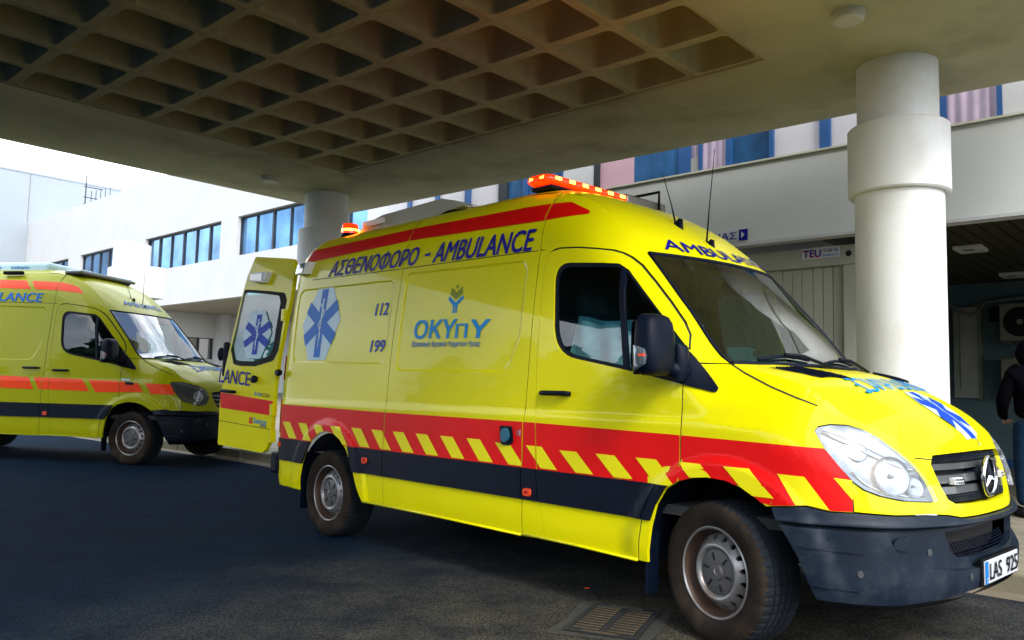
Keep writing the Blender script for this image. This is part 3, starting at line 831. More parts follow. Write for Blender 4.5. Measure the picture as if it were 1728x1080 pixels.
        drape('mirror_corner', rnd([(-.238,1.50),(-.175,1.455),(.005,1.268),(.0,1.245),(-.17,1.282),(-.225,1.30)], [.01,.02,.01,.01,.01,.01]), 'blackp', root, off=.010, f=f, gu=.06, gz=.06, thick=.02)
        # door handles
        def handle(u0, u1, zc, par):
            drape('handle_recess', [(((u0+u1)/2)+.06*math.cos(t)+.02, zc+.042*math.sin(t)) for t in [2*pi*k/18 for k in range(18)]], Y, par, off=.001, f=f, gu=.3, gz=.3)
            pts = [Vector(f(u0+(u1-u0)*t, zc, .012+.022*math.sin(pi*t)**.5)) for t in [i/8 for i in range(9)]]
            tube('handle', pts, [.012]+[.0155]*7+[.012], 'blackp', par, 8)
        handle(-1.205, -.955, 1.22, door)
        if not main: handle(-1.66, -1.40, 1.245, sld)
        # black rubbing strips and sill joints
        offp = lambda u, z: .013*sst(.757, .74, z)*sst(.563, .575, z)+.001
        zt, zb = (.757, .565) if main else (.775, .588)
        strips = [([(-1.19,zb),(-.414,zb),(-.375,.665),(-.318,zt),(-1.216,zt)], door), ([(-1.345+.004,zb),(-1.20,zb),(-1.222,zt),(-1.345+.004,zt)], root),
                  ([(seam+.004,zb),(-1.349,zb),(-1.353,zt),(seam,zt)], sld), ([(-3.225,zb),(seam-.006,zb),(seam-.008,zt),(-3.30,zt)], rq), ([(rear+.06,zb),(-4.01,zb),(-3.925,.70),(-3.88,zt),(rear+.06,zt)], rq),
                  ([(-.405,zb),(-.352,zb),(-.318,.65),(-.262,.735),(-.24,zt),(-.306,zt),(-.362,.672)], wing)]
        for i, (pg, par) in enumerate(strips):
            drape('rubbing_strip', pg, 'blackp', par, off=.014, f=f, gu=.04, gz=.04, thick=.016)
        # inner sill shadow line: small bead at the bottom of the flank
        for a, b in ((-3.085, -1.35), (-1.34, -.44)):
            tube('sill_bead', [f(a, .352, .002), f((a+b)/2, .350, .002), f(b, .345, .002)], .008, Y, root, 6)
        # swage line moulding below the windows
        for a, b, z0_, z1_ in ((-2.82, -1.36, 2.118, 2.10),):
            drape('seam', [(-2.81, 2.148), (-1.345, 2.128), (-1.345, 2.134), (-2.81, 2.154)], 'seam', sld, off=.001, f=f, gu=.3, gz=.3)
            drape('seam', [(-4.49, 2.180), (-2.83, 2.148), (-2.83, 2.154), (-4.49, 2.186)], 'seam', rq, off=.001, f=f, gu=.3, gz=.3)
        if not fine: continue
        drape('seam', [(.006,1.399),(.10,1.352),(.266,1.283),(.40,1.235),(.52,1.196),(.52,1.190),(.40,1.228),(.266,1.276),(.10,1.345),(.010,1.391)], 'seam', wing, off=.0035, f=f, gu=.025, gz=.025)
        def seamline(pts, par, w_=.0055):
            L_, R_ = [], []
            for i, p in enumerate(pts):
                a, b = Vector(pts[max(i-1, 0)]), Vector(pts[min(i+1, len(pts)-1)]); t = (b-a).normalized(); n_ = Vector((-t.y, t.x))*w_
                L_.append((p[0]+n_.x, p[1]+n_.y)); R_.append((p[0]-n_.x, p[1]-n_.y))
            drape('seam', L_+R_[::-1], 'seam', par, off=-.0025, f=f, gu=.05, gz=.05)
        seamline([(-1.342,.345),(-1.342,.56),(-1.348,.74),(-1.342,1.03),(-1.330,1.37),(-1.328,2.12),(-1.330,2.30),(-1.345,2.45),(-1.375,2.54)], sld)
        seamline([(seam,.345),(seam-.005,.7),(seam-.01,1.03),(seam,1.36),(seam+.018,2.11),(seam+.012,2.36),(seam-.02,2.46),(seam-.085,2.575)], sld)
        seamline(DOOR_R, door)
        seamline([(-.178,1.40),(-.178,.874),(-.236,.818),(-.316,.752),(-.371,.671),(-.406,.576),(-.426,.46),(-.433,.35)], door)
        # ---------- livery
        conv_gaps = [[(seam-.014,.7),(seam-.004,.7),(seam-.004,1.2),(seam-.014,1.2)], [(-1.351,.7),(-1.342,.7),(-1.342,1.2),(-1.351,1.2)]]
        gap2 = [(-1.220,.74),(-1.213,.74),(-1.239,1.11),(-1.246,1.11)]
        gap3 = [(-.182,.86),(-.174,.86),(-.174,1.15),(-.182,1.15)]
        gap4 = [(-.33,.745),(-.322,.752),(-.172,.88),(-.178,.882)]
        arf = [p for p in ARCHF if p[1] > .5]; arr = [p for p in ARCHR if p[1] > .5]
        cut = conv_gaps+[gap2, gap3, gap4, arf, arr]
        def band(nm, polys, m_, off, par=root):
            os_ = []
            for p in sub_many(polys, cut):
                if area(p) < 2e-4: continue
                os_.append(drape('x', p, m_, par, off=off, f=f, gu=.025, gz=.025, exz=ZEX))
            return joinme(nm, os_) if os_ else None
        if main:
            rp_ = [[(-4.535,.757),(-3.0,.757),(-3.0,1.042),(-4.515,1.058)], [(-3.0,.757),(-1.28,.757),(-1.28,1.037),(-3.0,1.042)], [(-1.28,.757),(-.174,.757),(-.174,1.020),(-1.28,1.037)],
                   [(-.174,.757),(.30,.73),(.345,.724),(.345,1.008),(-.174,1.020)], [(.345,.724),(.495,.741),(.60,.725),(.702,.727),(.702,.862),(.646,.925),(.59,.985),(.572,1.0),(.345,1.008)]]
            band('red_stripe', rp_, 'red', .003)
            for k in range(-13, 5):
                u0 = -.749+.2826*k-(.012 if k > 2 else 0); zt_ = .905 if k < -3 else (.895 if k < -1 else .884)
                b_ = .765 if k < 1 else .757
                sh = .132
                pg = [(u0, zt_), (u0+.137, zt_), (u0+.137+sh, b_), (u0+sh, b_)]
                if k == 4: pg = [(.362,.871),(.489,.868),(.60,.727),(.50,.741),(.455,.738)]
                if k >= 5: continue
                band('warning_chevron', [pg], 'hatch', .0052)
            band('warning_chevron', [[(.618,.872),(.702,.865),(.702,.778)]], 'hatch', .0052)
            # upper stripe
            for pg in ([(-4.385,2.357),(-2.835,2.380),(-2.870,2.495),(-4.43,2.487)], [(-2.825,2.380),(-1.342,2.335),(-1.355,2.463),(-2.860,2.495)]):
                drape('roof_edge_stripe', pg, 'red', root, off=.002, f=f, gu=.12, gz=.03)
            drape('roof_edge_stripe', rnd([(-1.333,2.335),(-1.02,2.345),(-1.03,2.37),(-1.20,2.455),(-1.347,2.463)], [0,.01,.02,.03,0]), 'red', root, off=.002, f=f, gu=.06, gz=.03)
            text_quad('lettering', 'ΑΣΘΕΝΟΦΟΡΟ', [(-3.935,2.180),(-2.66,2.162),(-2.625,2.310),(-3.875,2.321)], 'navy', rq, T_(f), bold=.032, cuts=10)
            text_quad('lettering', '-', [(-2.555,2.222),(-2.525+.03,2.222),(-2.49,2.242),(-2.55,2.242)], 'navy', sld, T_(f), bold=.01)
            text_quad('lettering', 'AMBULANCE', [(-2.45,2.160),(-1.41,2.138),(-1.385,2.283),(-2.41,2.309)], 'navy', sld, T_(f), bold=.032, cuts=10)
            emblem('star_of_life_emblem', -3.945, 1.775, .60, f, rq, sx=.93, shear=-.0, off=-.004)
            text_quad('lettering', '112', [(-3.12,1.797),(-2.95,1.797),(-2.937,1.893),(-3.107,1.895)], 'deepblue', rq, T_(f, -.003), bold=.03)
            text_quad('lettering', '199', [(-3.13,1.505),(-2.94,1.505),(-2.925,1.597),(-3.115,1.599)], 'deepblue', rq, T_(f, -.003), bold=.03)
            fo = T_(f, -.003)
            text_quad('lettering', 'ΟΚΥ', [(-2.57,1.595),(-2.10,1.585),(-2.085,1.722),(-2.56,1.731)], 'cyan', sld, fo, bold=.03)
            text_quad('lettering', 'Π', [(-2.085,1.587),(-1.965,1.585),(-1.965,1.682),(-2.085,1.686)], 'cyan', sld, fo, bold=.03)
            text_quad('lettering', 'Υ', [(-1.94,1.583),(-1.75,1.579),(-1.735,1.702),(-1.925,1.708)], 'cyan', sld, fo, bold=.03)
            text_quad('lettering', 'Οργανισμός Κρατικών Υπηρεσιών Υγείας', [(-2.59,1.527),(-1.815,1.512),(-1.81,1.560),(-2.58,1.578)], 'blue', sld, fo, bold=.004)
            # the two-tone Y figure over the name
            lx, lz = -2.125, 1.765
            def lg(pts, m_): drape('logo', [(lx+x, lz+z) for x, z in pts], m_, sld, off=-.0045, f=f, gu=.3, gz=.3)
            lg([(-.025,0),(-.025,.055),(-.085,.10),(-.075,.125),(-.0,.075),(.075,.125),(.085,.10),(.025,.055),(.025,0),(.005,0),(.005,.045),(-.005,.045),(-.005,0)], 'cyan')
            lg([(0,.095),(-.07,.14),(-.06,.19),(0,.15),(.06,.19),(.07,.14)], 'olive')
            lg([(.016*math.cos(t), .190+.016*math.sin(t)) for t in [k*pi/6 for k in range(12)]], 'olive')
            # shore power socket, red-amber side markers, rear reflectors
            fs = drape('shore_power_socket', rnd([(-1.55,1.005),(-1.44,1.005),(-1.425,.905),(-1.46,.885),(-1.53,.885)], .012), 'blackp', sld, off=.012, f=f, thick=.012)
            drape('socket_cover', [(-1.487+.034*math.cos(t), .948+.045*math.sin(t)) for t in [k*pi/9 for k in range(18)]], 'teal', fs, off=.032, f=f, thick=.022)
            drape('label', [(-1.415,.985),(-1.365,.985),(-1.365,.95),(-1.415,.95)], 'whitefilm', sld, off=.003, f=f)
            cl = drape('scene_light', [(-4.44,2.345),(-4.225,2.345),(-4.25,2.235),(-4.43,2.24)], 'white', rq, off=.065, f=f, thick=.07)
            drape('lamp_glass', [(-4.43,2.338),(-4.29,2.338),(-4.295,2.245),(-4.425,2.247)], 'lampglass', cl, off=.072, f=f, thick=.01)
        else:
            band('orange_stripe', [[(-4.5,.975),(-1.98,.966),(-1.98,1.13),(-4.5,1.14)], [(-1.975,.966),(-1.464,.956),(-1.557,1.118),(-1.975,1.130)]], 'orange', .003)
            band('orange_stripe', [[(-1.39,.960),(-.618,.948),(-.74,1.106),(-1.475,1.119)]], 'orange', .003)
            band('orange_stripe', [[(-.526,.937),(.173,.955),(.091,1.071),(-.17,1.090),(-.640,1.101)]], 'orange', .003)
            band('orange_stripe', [[(.294,.930),(.615,.932),(.555,1.060),(.192,1.073)]], 'orange', .003)
            for pg in ([(-2.235,2.345),(-1.746,2.332),(-1.875,2.460),(-2.32,2.474)], [(-1.668,2.330),(-1.342,2.318),(-1.352,2.435),(-1.787,2.456)], [(-4.3,2.345),(-2.27,2.345),(-2.36,2.474),(-4.35,2.47)]):
                drape('roof_edge_stripe', pg, 'orange', root, off=.002, f=f, gu=.12, gz=.03)
            drape('roof_edge_stripe', [(-1.333,2.318),(-1.22,2.303),(-.95,2.275),(-1.06,2.365),(-1.16,2.402),(-1.345,2.435)], 'orange', root, off=.002, f=f, gu=.06, gz=.03)
            text_quad('lettering', 'AMBULANCE', [(-2.83,2.172),(-1.535,2.149),(-1.515,2.272),(-2.81,2.298)], 'blue', sld, T_(f), bold=.02, cuts=8)
            drape('wing_badge', [(-.10,1.085),(.02,1.08),(.03,1.045),(-.09,1.048)], 'blackp', wing, off=.006, f=f, thick=.005)
            drape('wing_badge', [(-.16,1.125),(-.03,1.12),(-.03,1.10),(-.16,1.105)], 'whitefilm', wing, off=.004, f=f)
        for mu, mz in (((-1.281,.613), (-3.07,.665), (-4.47,.70)) if main else ((-1.252,.641),)):
            mk = drape('side_marker_lamp', rnd([(mu-.032,mz-.023),(mu+.032,mz-.023),(mu+.032,mz+.023),(mu-.032,mz+.023)], .018), 'amber', root, off=.026, f=f, thick=.014)
            drape('marker_centre', rnd([(mu-.012,mz-.008),(mu+.012,mz-.008),(mu+.012,mz+.008),(mu-.012,mz+.008)], .005), 'redlamp', mk, off=.0285, f=f)
    # ---------- roof, windshield, bonnet
    us = [-.587, -.63, -.68, -.74, -.8, -.87, -.94, -1.02, -1.1, -1.2, -1.3, -1.34]
    ss = [-1, -.985, -.96, -.92, -.86, -.78, -.68, -.56, -.42, -.28, -.14, 0, .14, .28, .42, .56, .68, .78, .86, .92, .96, .985, 1]
    gridmesh('cab_roof', [[roofP(u, s) for s in ss] for u in us], Y, root)
    us2 = [-1.347, -1.4, -1.5, -1.6, -1.8, -2.2, -2.6, -2.86]
    gridmesh('roof', [[roofP(u, s) for s in ss] for u in us2], Y, root)
    us3 = [-2.867, -3.2, -3.6, -4.0, -4.35, -4.45, -4.52, -4.58, rear]
    gridmesh('rear_roof', [[roofP(u, s) for s in ss] for u in us3], Y, root)
    dk = [[Vector((roofP(u, s).x-.03, roofP(u, s).y*.93, roofP(u, s).z-.07)) for s in ss] for u in us[1:]+[-1.5, -2, -4.5]]
    gridmesh('headlining', dk, 'interior', root)
    uw = [.005, -.05, -.12, -.2, -.28, -.36, -.44, -.52, -.587]
    ws = gridmesh('windshield', [[wsP(u, s) for s in ss] for u in uw], 'wsglass', root)
    per = [wsP(u, -1) for u in uw] + [wsP(-.587, s) for s in ss] + [wsP(u, 1) for u in uw[::-1]] + [wsP(.005, s) for s in ss[::-1]]
    bm = bmesh.new()
    for seg in ([wsP(u, -1) for u in uw], [wsP(-.587, s) for s in ss], [wsP(u, 1) for u in uw]): bm_tube(bm, [p for p in seg], .011, 6)
    bm_tube(bm, [wsP(.004, s)+Vector((.004, 0, 0)) for s in ss], .014, 6)
    link('windshield_seal', bm, 'blackp', ws, smooth=True)
    # dark printed edge of the glass
    def strip(sa, sb, ua, ub_):
        return [[wsP(ua+(ub_-ua)*i/8, sa+(sb-sa)*j/10)+Vector((-.002, 0, -.002)) for j in range(11)] for i in range(9)]
    for a in ((-1, -.955, .005, -.587), (.955, 1, .005, -.587), (-1, 1, -.565, -.587)):
        gridmesh('printed_edge', strip(*a), 'black', ws)
    uh = [.005, .03, .08, .14, .2, .28, .36, .44, .52, .6, .68, .76, .84, .92, 1.0, 1.08, 1.16, 1.24, 1.32, 1.4, 1.48, 1.56, 1.63, UC-.001]
    hrows = [[hoodP(u, s) for s in ss] for u in uh]
    hood = gridmesh('bonnet', hrows, Y, root, flip=True)
    def HP(off):
        def g(x, y, o=0):
            a, b = .006, UC-.004
            for _ in range(26):
                u = (a+b)/2; ey = -Eg(u).y
                if ey <= abs(y): b = u; continue
                if hoodP(u, y/ey).x < x: a = u
                else: b = u
            u = (a+b)/2; s = max(-.999, min(.999, y/max(1e-4, -Eg(u).y)))
            n = (hoodP(u+.006, s)-hoodP(u-.006, s)).cross(hoodP(u, s+.01)-hoodP(u, s-.01)).normalized()
            if n.z < 0: n = -n
            return hoodP(u, s)+n*off
        return g
    def hdrape(nm, pg, m_, par, off=.003, g=.05):
        bm = flat_bm([pg], g, g); fn = HP(off)
        for v in bm.verts: v.co = fn(v.co.x, v.co.y)
        return link(nm, bm, m_, par, smooth=True)
    # bonnet air grilles
    for s_ in (-1, 1):
        vp = [(.135,.66*s_),(.20,.60*s_),(.24,.52*s_),(.285,.42*s_),(.44,.325*s_),(.41,.42*s_),(.385,.60*s_),(.27,.62*s_)]
        vp = [(.135,.645*s_),(.20,.50*s_),(.245,.405*s_),(.32,.365*s_),(.44,.32*s_),(.405,.46*s_),(.385,.575*s_),(.35,.60*s_)]
        vg = hdrape('bonnet_air_grille', vp, 'hole', hood, .003)
        bm = bmesh.new(); fn = HP(.006)
        for k in range(14):
            y = (.345+.02*k)*s_
            x0 = lerp_tab([(.32,.44),(.365,.32),(.405,.245),(.50,.20),(.645,.135)], abs(y)); x1 = lerp_tab([(.32,.44),(.46,.405),(.575,.385),(.645,.135)], abs(y))
            if x1-x0 > .02: bm_tube(bm, [fn(x0+(x1-x0)*t/4, y) for t in range(5)], .0035, 4)
        link('grille_bars', bm, 'blackp', vg)
    # wipers
    for y0, y1 in ((-.05, -.60), (.62, .02)):
        fn = lambda s, u, o: wsP(u, s)+Vector((.6, 0, .8))*o
        k = 1/.79
        wp = empty('windshield_wiper', parent=root)
        a = [fn(-y0*-1*k, -.0, .03), fn((y0+(y1-y0)*.35)*k, -.03, .045), fn((y0+(y1-y0)*.6)*k, -.045, .035)]
        tube('wiper_arm', [hoodP(.06, y0*k)+Vector((0, 0, .012)), *a[1:]], .010, 'blackp', wp)
        tube('wiper_blade', [fn((y0+(y1-y0)*t)*k, -.02-.035*math.sin(pi*t), .014) for t in [i/6 for i in range(1, 7)]], .009, 'blackp', wp)
    # ---------- nose panel with grille opening
    UHN = [u for u in uh if u > .7052]
    fz = [(.710,.727),(.90,.717),(1.09,.718),(1.22,.709),(1.33,.692),(1.50,.689)]
    gr = [(1.185,.960),(1.20,.975),(1.40,.982),(UC,.985)]
    gb = [(1.165,.935),(1.18,.88),(1.20,.83),(1.235,.775),(1.30,.75),(1.50,.743),(UC,.742)]
    mir = lambda L: [(2*UC-u, z) for u, z in L[::-1]]
    outer = fz + mir(fz) + [(2*UC-.7052, .80), (2*UC-.7052, ztop(.7052))] + [(2*UC-u, ztop(u)) for u in UHN[:-1]] + [(UC, ztop(UC))] + [(u, ztop(u)) for u in UHN[::-1]] + [(.7052, ztop(.7052))] + [(.7052, .80)]
    hole_ = gb + mir(gb)[1:] + mir(gr)[:] + gr[::-1][1:]
    hole_ = gb + mir(gb)[1:] + mir(gr) [0:] if False else (gb + mir(gb)[1:] + [(2*UC-u, z) for u, z in gr] + gr[::-1][1:])
    nose = drape('front_panel', [outer, hole_], Y, root, gu=.05, gz=.04, thick=.03)
    for pg in ([(1.06,.962),(1.185,.952),(1.185,.958),(1.06,.968)],):
        drape('seam', pg, 'seam', nose, off=.0012)
    drape('seam', [(.702,.724),(.707,.724),(.703,.86),(.698,.86)], 'seam', nose, off=.002)
    gpart = empty('radiator_grille', parent=root)
    drape('grille_back', [[(u, z) for u, z in hole_]], 'hole', gpart, off=-.07, gu=.06, gz=.06)
    def uv_bar(nm, z0_, z1_, ua, ub_, off, m_):
        drape(nm, [(ua,z0_),(ub_,z0_-.0),(2*UC-ub_,z0_),(2*UC-ua,z0_),(2*UC-ua,z1_),(2*UC-ub_,z1_),(ub_,z1_),(ua,z1_)], m_, gpart, off=off, gu=.06, gz=.06, thick=.04)
    if main:
        for z0_, z1_, ua in ((.905,.932,1.20),(.845,.880,1.205),(.795,.828,1.225)): uv_bar('grille_slat', z0_, z1_, ua, ua+.03, -.018, 'slat')
        # meshes above and below the slats
        bm = bmesh.new()
        for (za, zb_, ua) in ((.938,.968,1.20), (.752,.786,1.275)):
            nrow = 3
            for r in range(nrow):
                z = za+(zb_-za)*(r+.5)/nrow; u = ua+(.012 if r % 2 else 0)
                while u < 2*UC-ua:
                    p = Vector(S(u, z, -.022)); q_ = Vector(S(u+.015, z+.008, -.022)); q2 = Vector(S(u+.015, z-.008, -.022))
                    bm_tube(bm, [p, q_], .0022, 3); bm_tube(bm, [p, q2], .0022, 3); u += .024
        gm = link('honeycomb_mesh', bm, 'bumper', gpart); gm['kind'] = 'stuff'
        # two small strobe lamps between the slats
        for sgn in (0, 1):
            ua, ub_ = (1.315, 1.405) if sgn == 0 else (2*UC-1.405, 2*UC-1.315)
            stb = drape('strobe_lamp', [(ua,.838),(ub_,.838),(ub_,.868),(ua,.868)], 'white', gpart, off=.004, thick=.03)
            for k in range(4):
                for j in range(2):
                    uu = ua+.012+k*.022; zz = .846+j*.014
                    drape('strobe_cell', [(uu-.008,zz-.005),(uu+.008,zz-.005),(uu+.008,zz+.005),(uu-.008,zz+.005)], 'silver2', stb, off=.007)
        # star on a dark cone
        p0 = Vector(S(UC, .862, .0))
        o = lathe('emblem_cone', [(.055,-.075),(.052,-.03),(.040,.0),(.02,.012)], 'blackp', gpart, 20, 'X', p0)
        em = link('three_pointed_star', star3_mesh(.093, .007, 0, M['chrome']), None, gpart)
        em.location = p0+Vector((.022, 0, 0)); em.rotation_euler = (0, math.radians(-13), pi/2)
        bk = lathe('emblem_back', [(0,.0),(.088,.0),(.090,-.006)], 'black', gpart, 32, 'X', p0+Vector((.012, 0, 0)))
    else:
        for z0_, z1_, ua in ((.91,.935,1.20),(.86,.88,1.205),(.80,.82,1.225)): uv_bar('grille_slat', z0_, z1_, ua, ua+.03, -.018, 'slat')
        lathe('emblem_ring', [(.085,0),(.093,.006),(.101,0),(.093,-.006),(.085,0)], 'blackp', gpart, 32, 'X', Vector(S(UC, .862, .02)))
    # ---------- headlights
    if main: hl = [(.532,1.075),(.545,1.095),(.60,1.105),(.70,1.104),(.79,1.085),(.86,1.052),(.94,.996),(1.03,.930),(1.083,.864),(1.120,.778),(1.10,.774),(.933,.783),(.824,.803),(.753,.827),(.704,.860),(.646,.923),(.588,.992)]
    else: hl = [(.527,1.075),(.54,1.09),(.694,1.098),(.84,1.07),(.970,1.036),(1.06,1.0),(1.10,.90),(1.044,.81),(.95,.79),(.82,.82),(.722,.847),(.66,.905),(.597,.976)]
    for sgn in (0, 1):
        pg = hl if sgn == 0 else [(2*UC-u, z) for u, z in hl[::-1]]
        mu = (lambda u: u) if sgn == 0 else (lambda u: 2*UC-u)
        hs = empty('headlight', parent=root)
        cxh, czh = mu(.83), .94
        drape('lamp_seal', [(cxh+(u-cxh)*1.02, czh+(z-czh)*1.035) for u, z in pg], 'black', hs, off=.0025, gu=.05, gz=.04)
        dome = lambda u, z: 0.0
        drape('lamp_housing', [pg], 'silver' if main else 'interior', hs, off=.004, gu=.05, gz=.04)
        def disc(nm, u, z, r, m_, off, rz_=None, par=hs):
            rz_ = rz_ or r
            return drape(nm, [(mu(u)+r*math.cos(t), z+rz_*math.sin(t)) for t in [2*pi*k/28 for k in range(28)]], m_, par, off=off, gu=.04, gz=.04)
        def ring(nm, u, z, r, t_, m_, off):
            pts = [Vector(S(mu(u)+r*math.cos(a), z+r*math.sin(a), off)) for a in [2*pi*k/28 for k in range(29)]]
            tube(nm, pts, t_, m_, hs, 6)
        if main:
            # stepped reflector: main bowl, high-beam bowl, indicator bowl
            for u, z, r in ((.890,.885,.088), (1.005,.840,.052), (.735,.985,.044)):
                c = Vector(S(mu(u), z, .004)); nn = nrm(S, mu(u), z)
                bm = bmesh.new(); rot = nn.to_track_quat('Z', 'Y').to_matrix().to_4x4()
                bm_lathe(bm, [(r*math.sin(t), .004+r*.14*(1-math.cos(t))) for t in [i/8*pi/2 for i in range(9)]], 28)
                bmesh.ops.transform(bm, matrix=Matrix.Translation(c) @ rot, verts=bm.verts)
                link('reflector_bowl', bm, 'silver2', hs, smooth=True)
                bm = bmesh.new(); bmesh.ops.create_uvsphere(bm, u_segments=14, v_segments=8, radius=r*.13)
                bmesh.ops.transform(bm, matrix=Matrix.Translation(c+nn*.012), verts=bm.verts); link('bulb', bm, 'lampglass', hs, smooth=True)
            # the bright divider sweeping over the bowls
            sw = [(.56,1.075),(.62,1.05),(.70,1.02),(.78,.985),(.86,.955),(.94,.925),(1.0,.915),(1.03,.91)]
            tube('reflector_edge', [S(mu(u), z, .014) for u, z in sw], .005, 'chrome', hs, 6)
            tube('reflector_edge', [S(mu(u), z, .012) for u, z in [(.70,.90),(.76,.85),(.84,.815),(.95,.80),(1.06,.795)]], .004, 'chrome', hs, 6)
            drape('indicator_band', [(mu(a), b) for a, b in [(.56,1.085),(.70,1.095),(.80,1.07),(.92,.995),(1.0,.94),(.90,.96),(.78,1.01),(.66,1.055)]], 'silver2', hs, off=.010, gu=.04, gz=.04)
        else:
            disc('projector_lens', .93, .91, .06, 'silver2', .010); ring('bowl_rim', .93, .91, .06, .004, 'chrome', .014)
            drape('indicator_band', [(mu(a), b) for a, b in [(.55,1.07),(.62,.96),(.74,.87),(.78,.90),(.70,.98),(.62,1.07)]], 'silver2', hs, off=.010, gu=.04, gz=.04)
            drape('lamp_brow', [(mu(a), b) for a, b in [(.60,1.085),(.70,1.09),(.97,1.03),(1.05,.99),(.95,1.0),(.72,1.06)]], 'smoke', hs, off=.012, gu=.04, gz=.04)
        drape('lamp_lens', [pg], 'lens', hs, off=.030, gu=.05, gz=.04, thick=.026)
    # ---------- bumper
    bt = [(.405,.700),(.43,.724),(.495,.733),(.60,.717),(.71,.719),(.90,.710),(1.09,.711),(1.22,.702),(1.33,.685),(1.50,.682),(UC,.681)]
    bl_ = [(.345,.715),(.385,.655),(.425,.595),(.475,.51),(.515,.41),(.548,.35)]
    bt = [(.345,.715),(.40,.722),(.495,.733),(.60,.717),(.71,.719),(.90,.710),(1.09,.711),(1.22,.702),(1.33,.685),(1.50,.682),(UC,.681)]
    bb = [(.548,.335),(.7,.325),(.9,.325),(1.1,.34),(1.25,.355),(1.4,.36),(UC,.36)]
    half = bl_[:-1]+bb                                   # rear edge then bottom, to the centre
    outer = half + mir(half)[1:] + [(2*UC-u, z) for u, z in bt[1:]] + bt[::-1][1:]
    intake = [(1.235,.530),(1.205,.600),(1.185,.634),(1.40,.640),(UC,.643)]
    intk = [(1.29,.510),(1.235,.545),(1.205,.600),(1.190,.632)]
    low = [(1.29,.510),(1.45,.500),(UC,.498)]
    ih = low + mir(low)[1:] + [(2*UC-u, z) for u, z in intk[1:]] + [(UC,.643)] + intk[::-1][:-1]
    boff = lambda u, z: .030*sst(.735, .668, z)-.036*sst(.664, .650, z)
    bmp = drape('front_bumper', [outer, ih], 'bumper' if main else 'blackp', root, gu=.04, gz=.025, offf=boff, thick=.03, exz=(.656,.660,.664,.668,.69,.71))
    sh_ = [(.392,.645),(.845,.645),(.856,.61),(.885,.56),(.94,.520),(1.05,.488),(1.2,.466),(1.4,.456),(UC,.454)]
    sb_ = [(.545,.338),(.7,.328),(.9,.328),(1.1,.343),(1.25,.358),(1.4,.363),(UC,.363)]
    sp2 = sh_ + mir(sh_)[1:] + [(2*UC-u, z) for u, z in [(.425,.595),(.475,.51),(.515,.41)]] + [(2*UC-u, z) for u, z in sb_] + sb_[::-1][1:] + [(.515,.41),(.475,.51),(.425,.595)]
    drape('bumper_lower_shell', [sp2], 'bumper' if main else 'blackp', bmp, off=.031, gu=.04, gz=.03, thick=.038)
    drape('intake_back', [ih], 'hole', bmp, off=-.09, gu=.1, gz=.1)
    bm = bmesh.new()
    for r in range(5):
        z = .512+r*.012
        bm_tube(bm, [S(1.29-.012*r+(2*UC-2.58+.024*r)*k/14, z, -.035-.006*r) for k in range(15)], .0025, 4)
    for k in range(26):
        u = 1.30+k*.032
        bm_tube(bm, [S(u, .508, -.033), S(u, .565, -.06)], .0022, 3)
    it = link('intake_mesh', bm, 'blackp', bmp); it['kind'] = 'stuff'
    for k in (0, 1):
        q_ = lambda L: L if k == 0 else [(2*UC-u, z) for u, z in L[::-1]]
        drape('fog_lamp_cover', q_(rnd([(.885,.57),(.92,.562),(.965,.566),(.968,.625),(.905,.618),(.880,.60)], .015)), 'bumper', bmp, off=.012, thick=.018)
        if k == 0 or True:
            for su, sz in ((1.085,.548), (.725,.462), (1.335,.425)):
                lathe_c = [(su+.013*math.cos(t), sz+.016*math.sin(t)) for t in [k2*pi/8 for k2 in range(16)]]
                drape('parking_sensor', q_(lathe_c), 'slat', bmp, off=-.001 if sz > .5 else .036, thick=.006)
        drape('step_edge', q_([(.47,.560),(.74,.548),(.74,.556),(.475,.570)]), 'bumper', bmp, off=.038, thick=.010, gu=.05)
        drape('step_edge', q_([(.53,.395),(.72,.385),(.72,.392),(.53,.403)]), 'bumper', bmp, off=.038, thick=.010, gu=.05)
    # chin panel under the bumper
    chin = gridmesh('chin_panel', [[Vector(S(u, .335, .02-.10*t))-Vector((.0, 0, .055*t)) for u in [.55+(2*UC-1.1)*k/24 for k in range(25)]] for t in (0, .4, 1)], 'blackp', root)
    # ---------- number plate (main) on a backing
    if main:
        cpt = Vector(S(UC, .43, .032)); tilt = Matrix.Rotation(math.radians(2), 3, 'Y')
        npart = empty('number_plate', parent=root)
        box('plate_holder', cpt+Vector((-.012, 0, 0)), (.02, .545, .128), 'black', npart, bev=.004)
        box('plate', cpt+Vector((.003, 0, 0)), (.006, .515, .108), 'plate', npart, bev=.002)
        PQ = lambda y, z: cpt+Vector((.0085, y, z))
        bm = bmesh.new()
        vs = [bm.verts.new(PQ(a, b)) for a, b in ((-.256,-.052),(-.214,-.052),(-.214,.052),(-.256,.052))]; bm.faces.new(vs)
        link('country_band', bm, 'blue', npart)
        PQ2 = lambda y, z: cpt+Vector((.0105, y, z))
        text_quad('lettering', 'CY', [(-.250,-.045),(-.221,-.045),(-.221,-.022),(-.250,-.022)], 'whitefilm', npart, PQ2, bold=.01)
        text_quad('lettering', 'LAS', [(-.195,-.038),(-.020,-.038),(-.020,.038),(-.195,.038)], 'black', npart, PQ2, bold=.012)
        text_quad('lettering', '925', [(.060,-.038),(.235,-.038),(.235,.038),(.060,.038)], 'black', npart, PQ2, bold=.012)
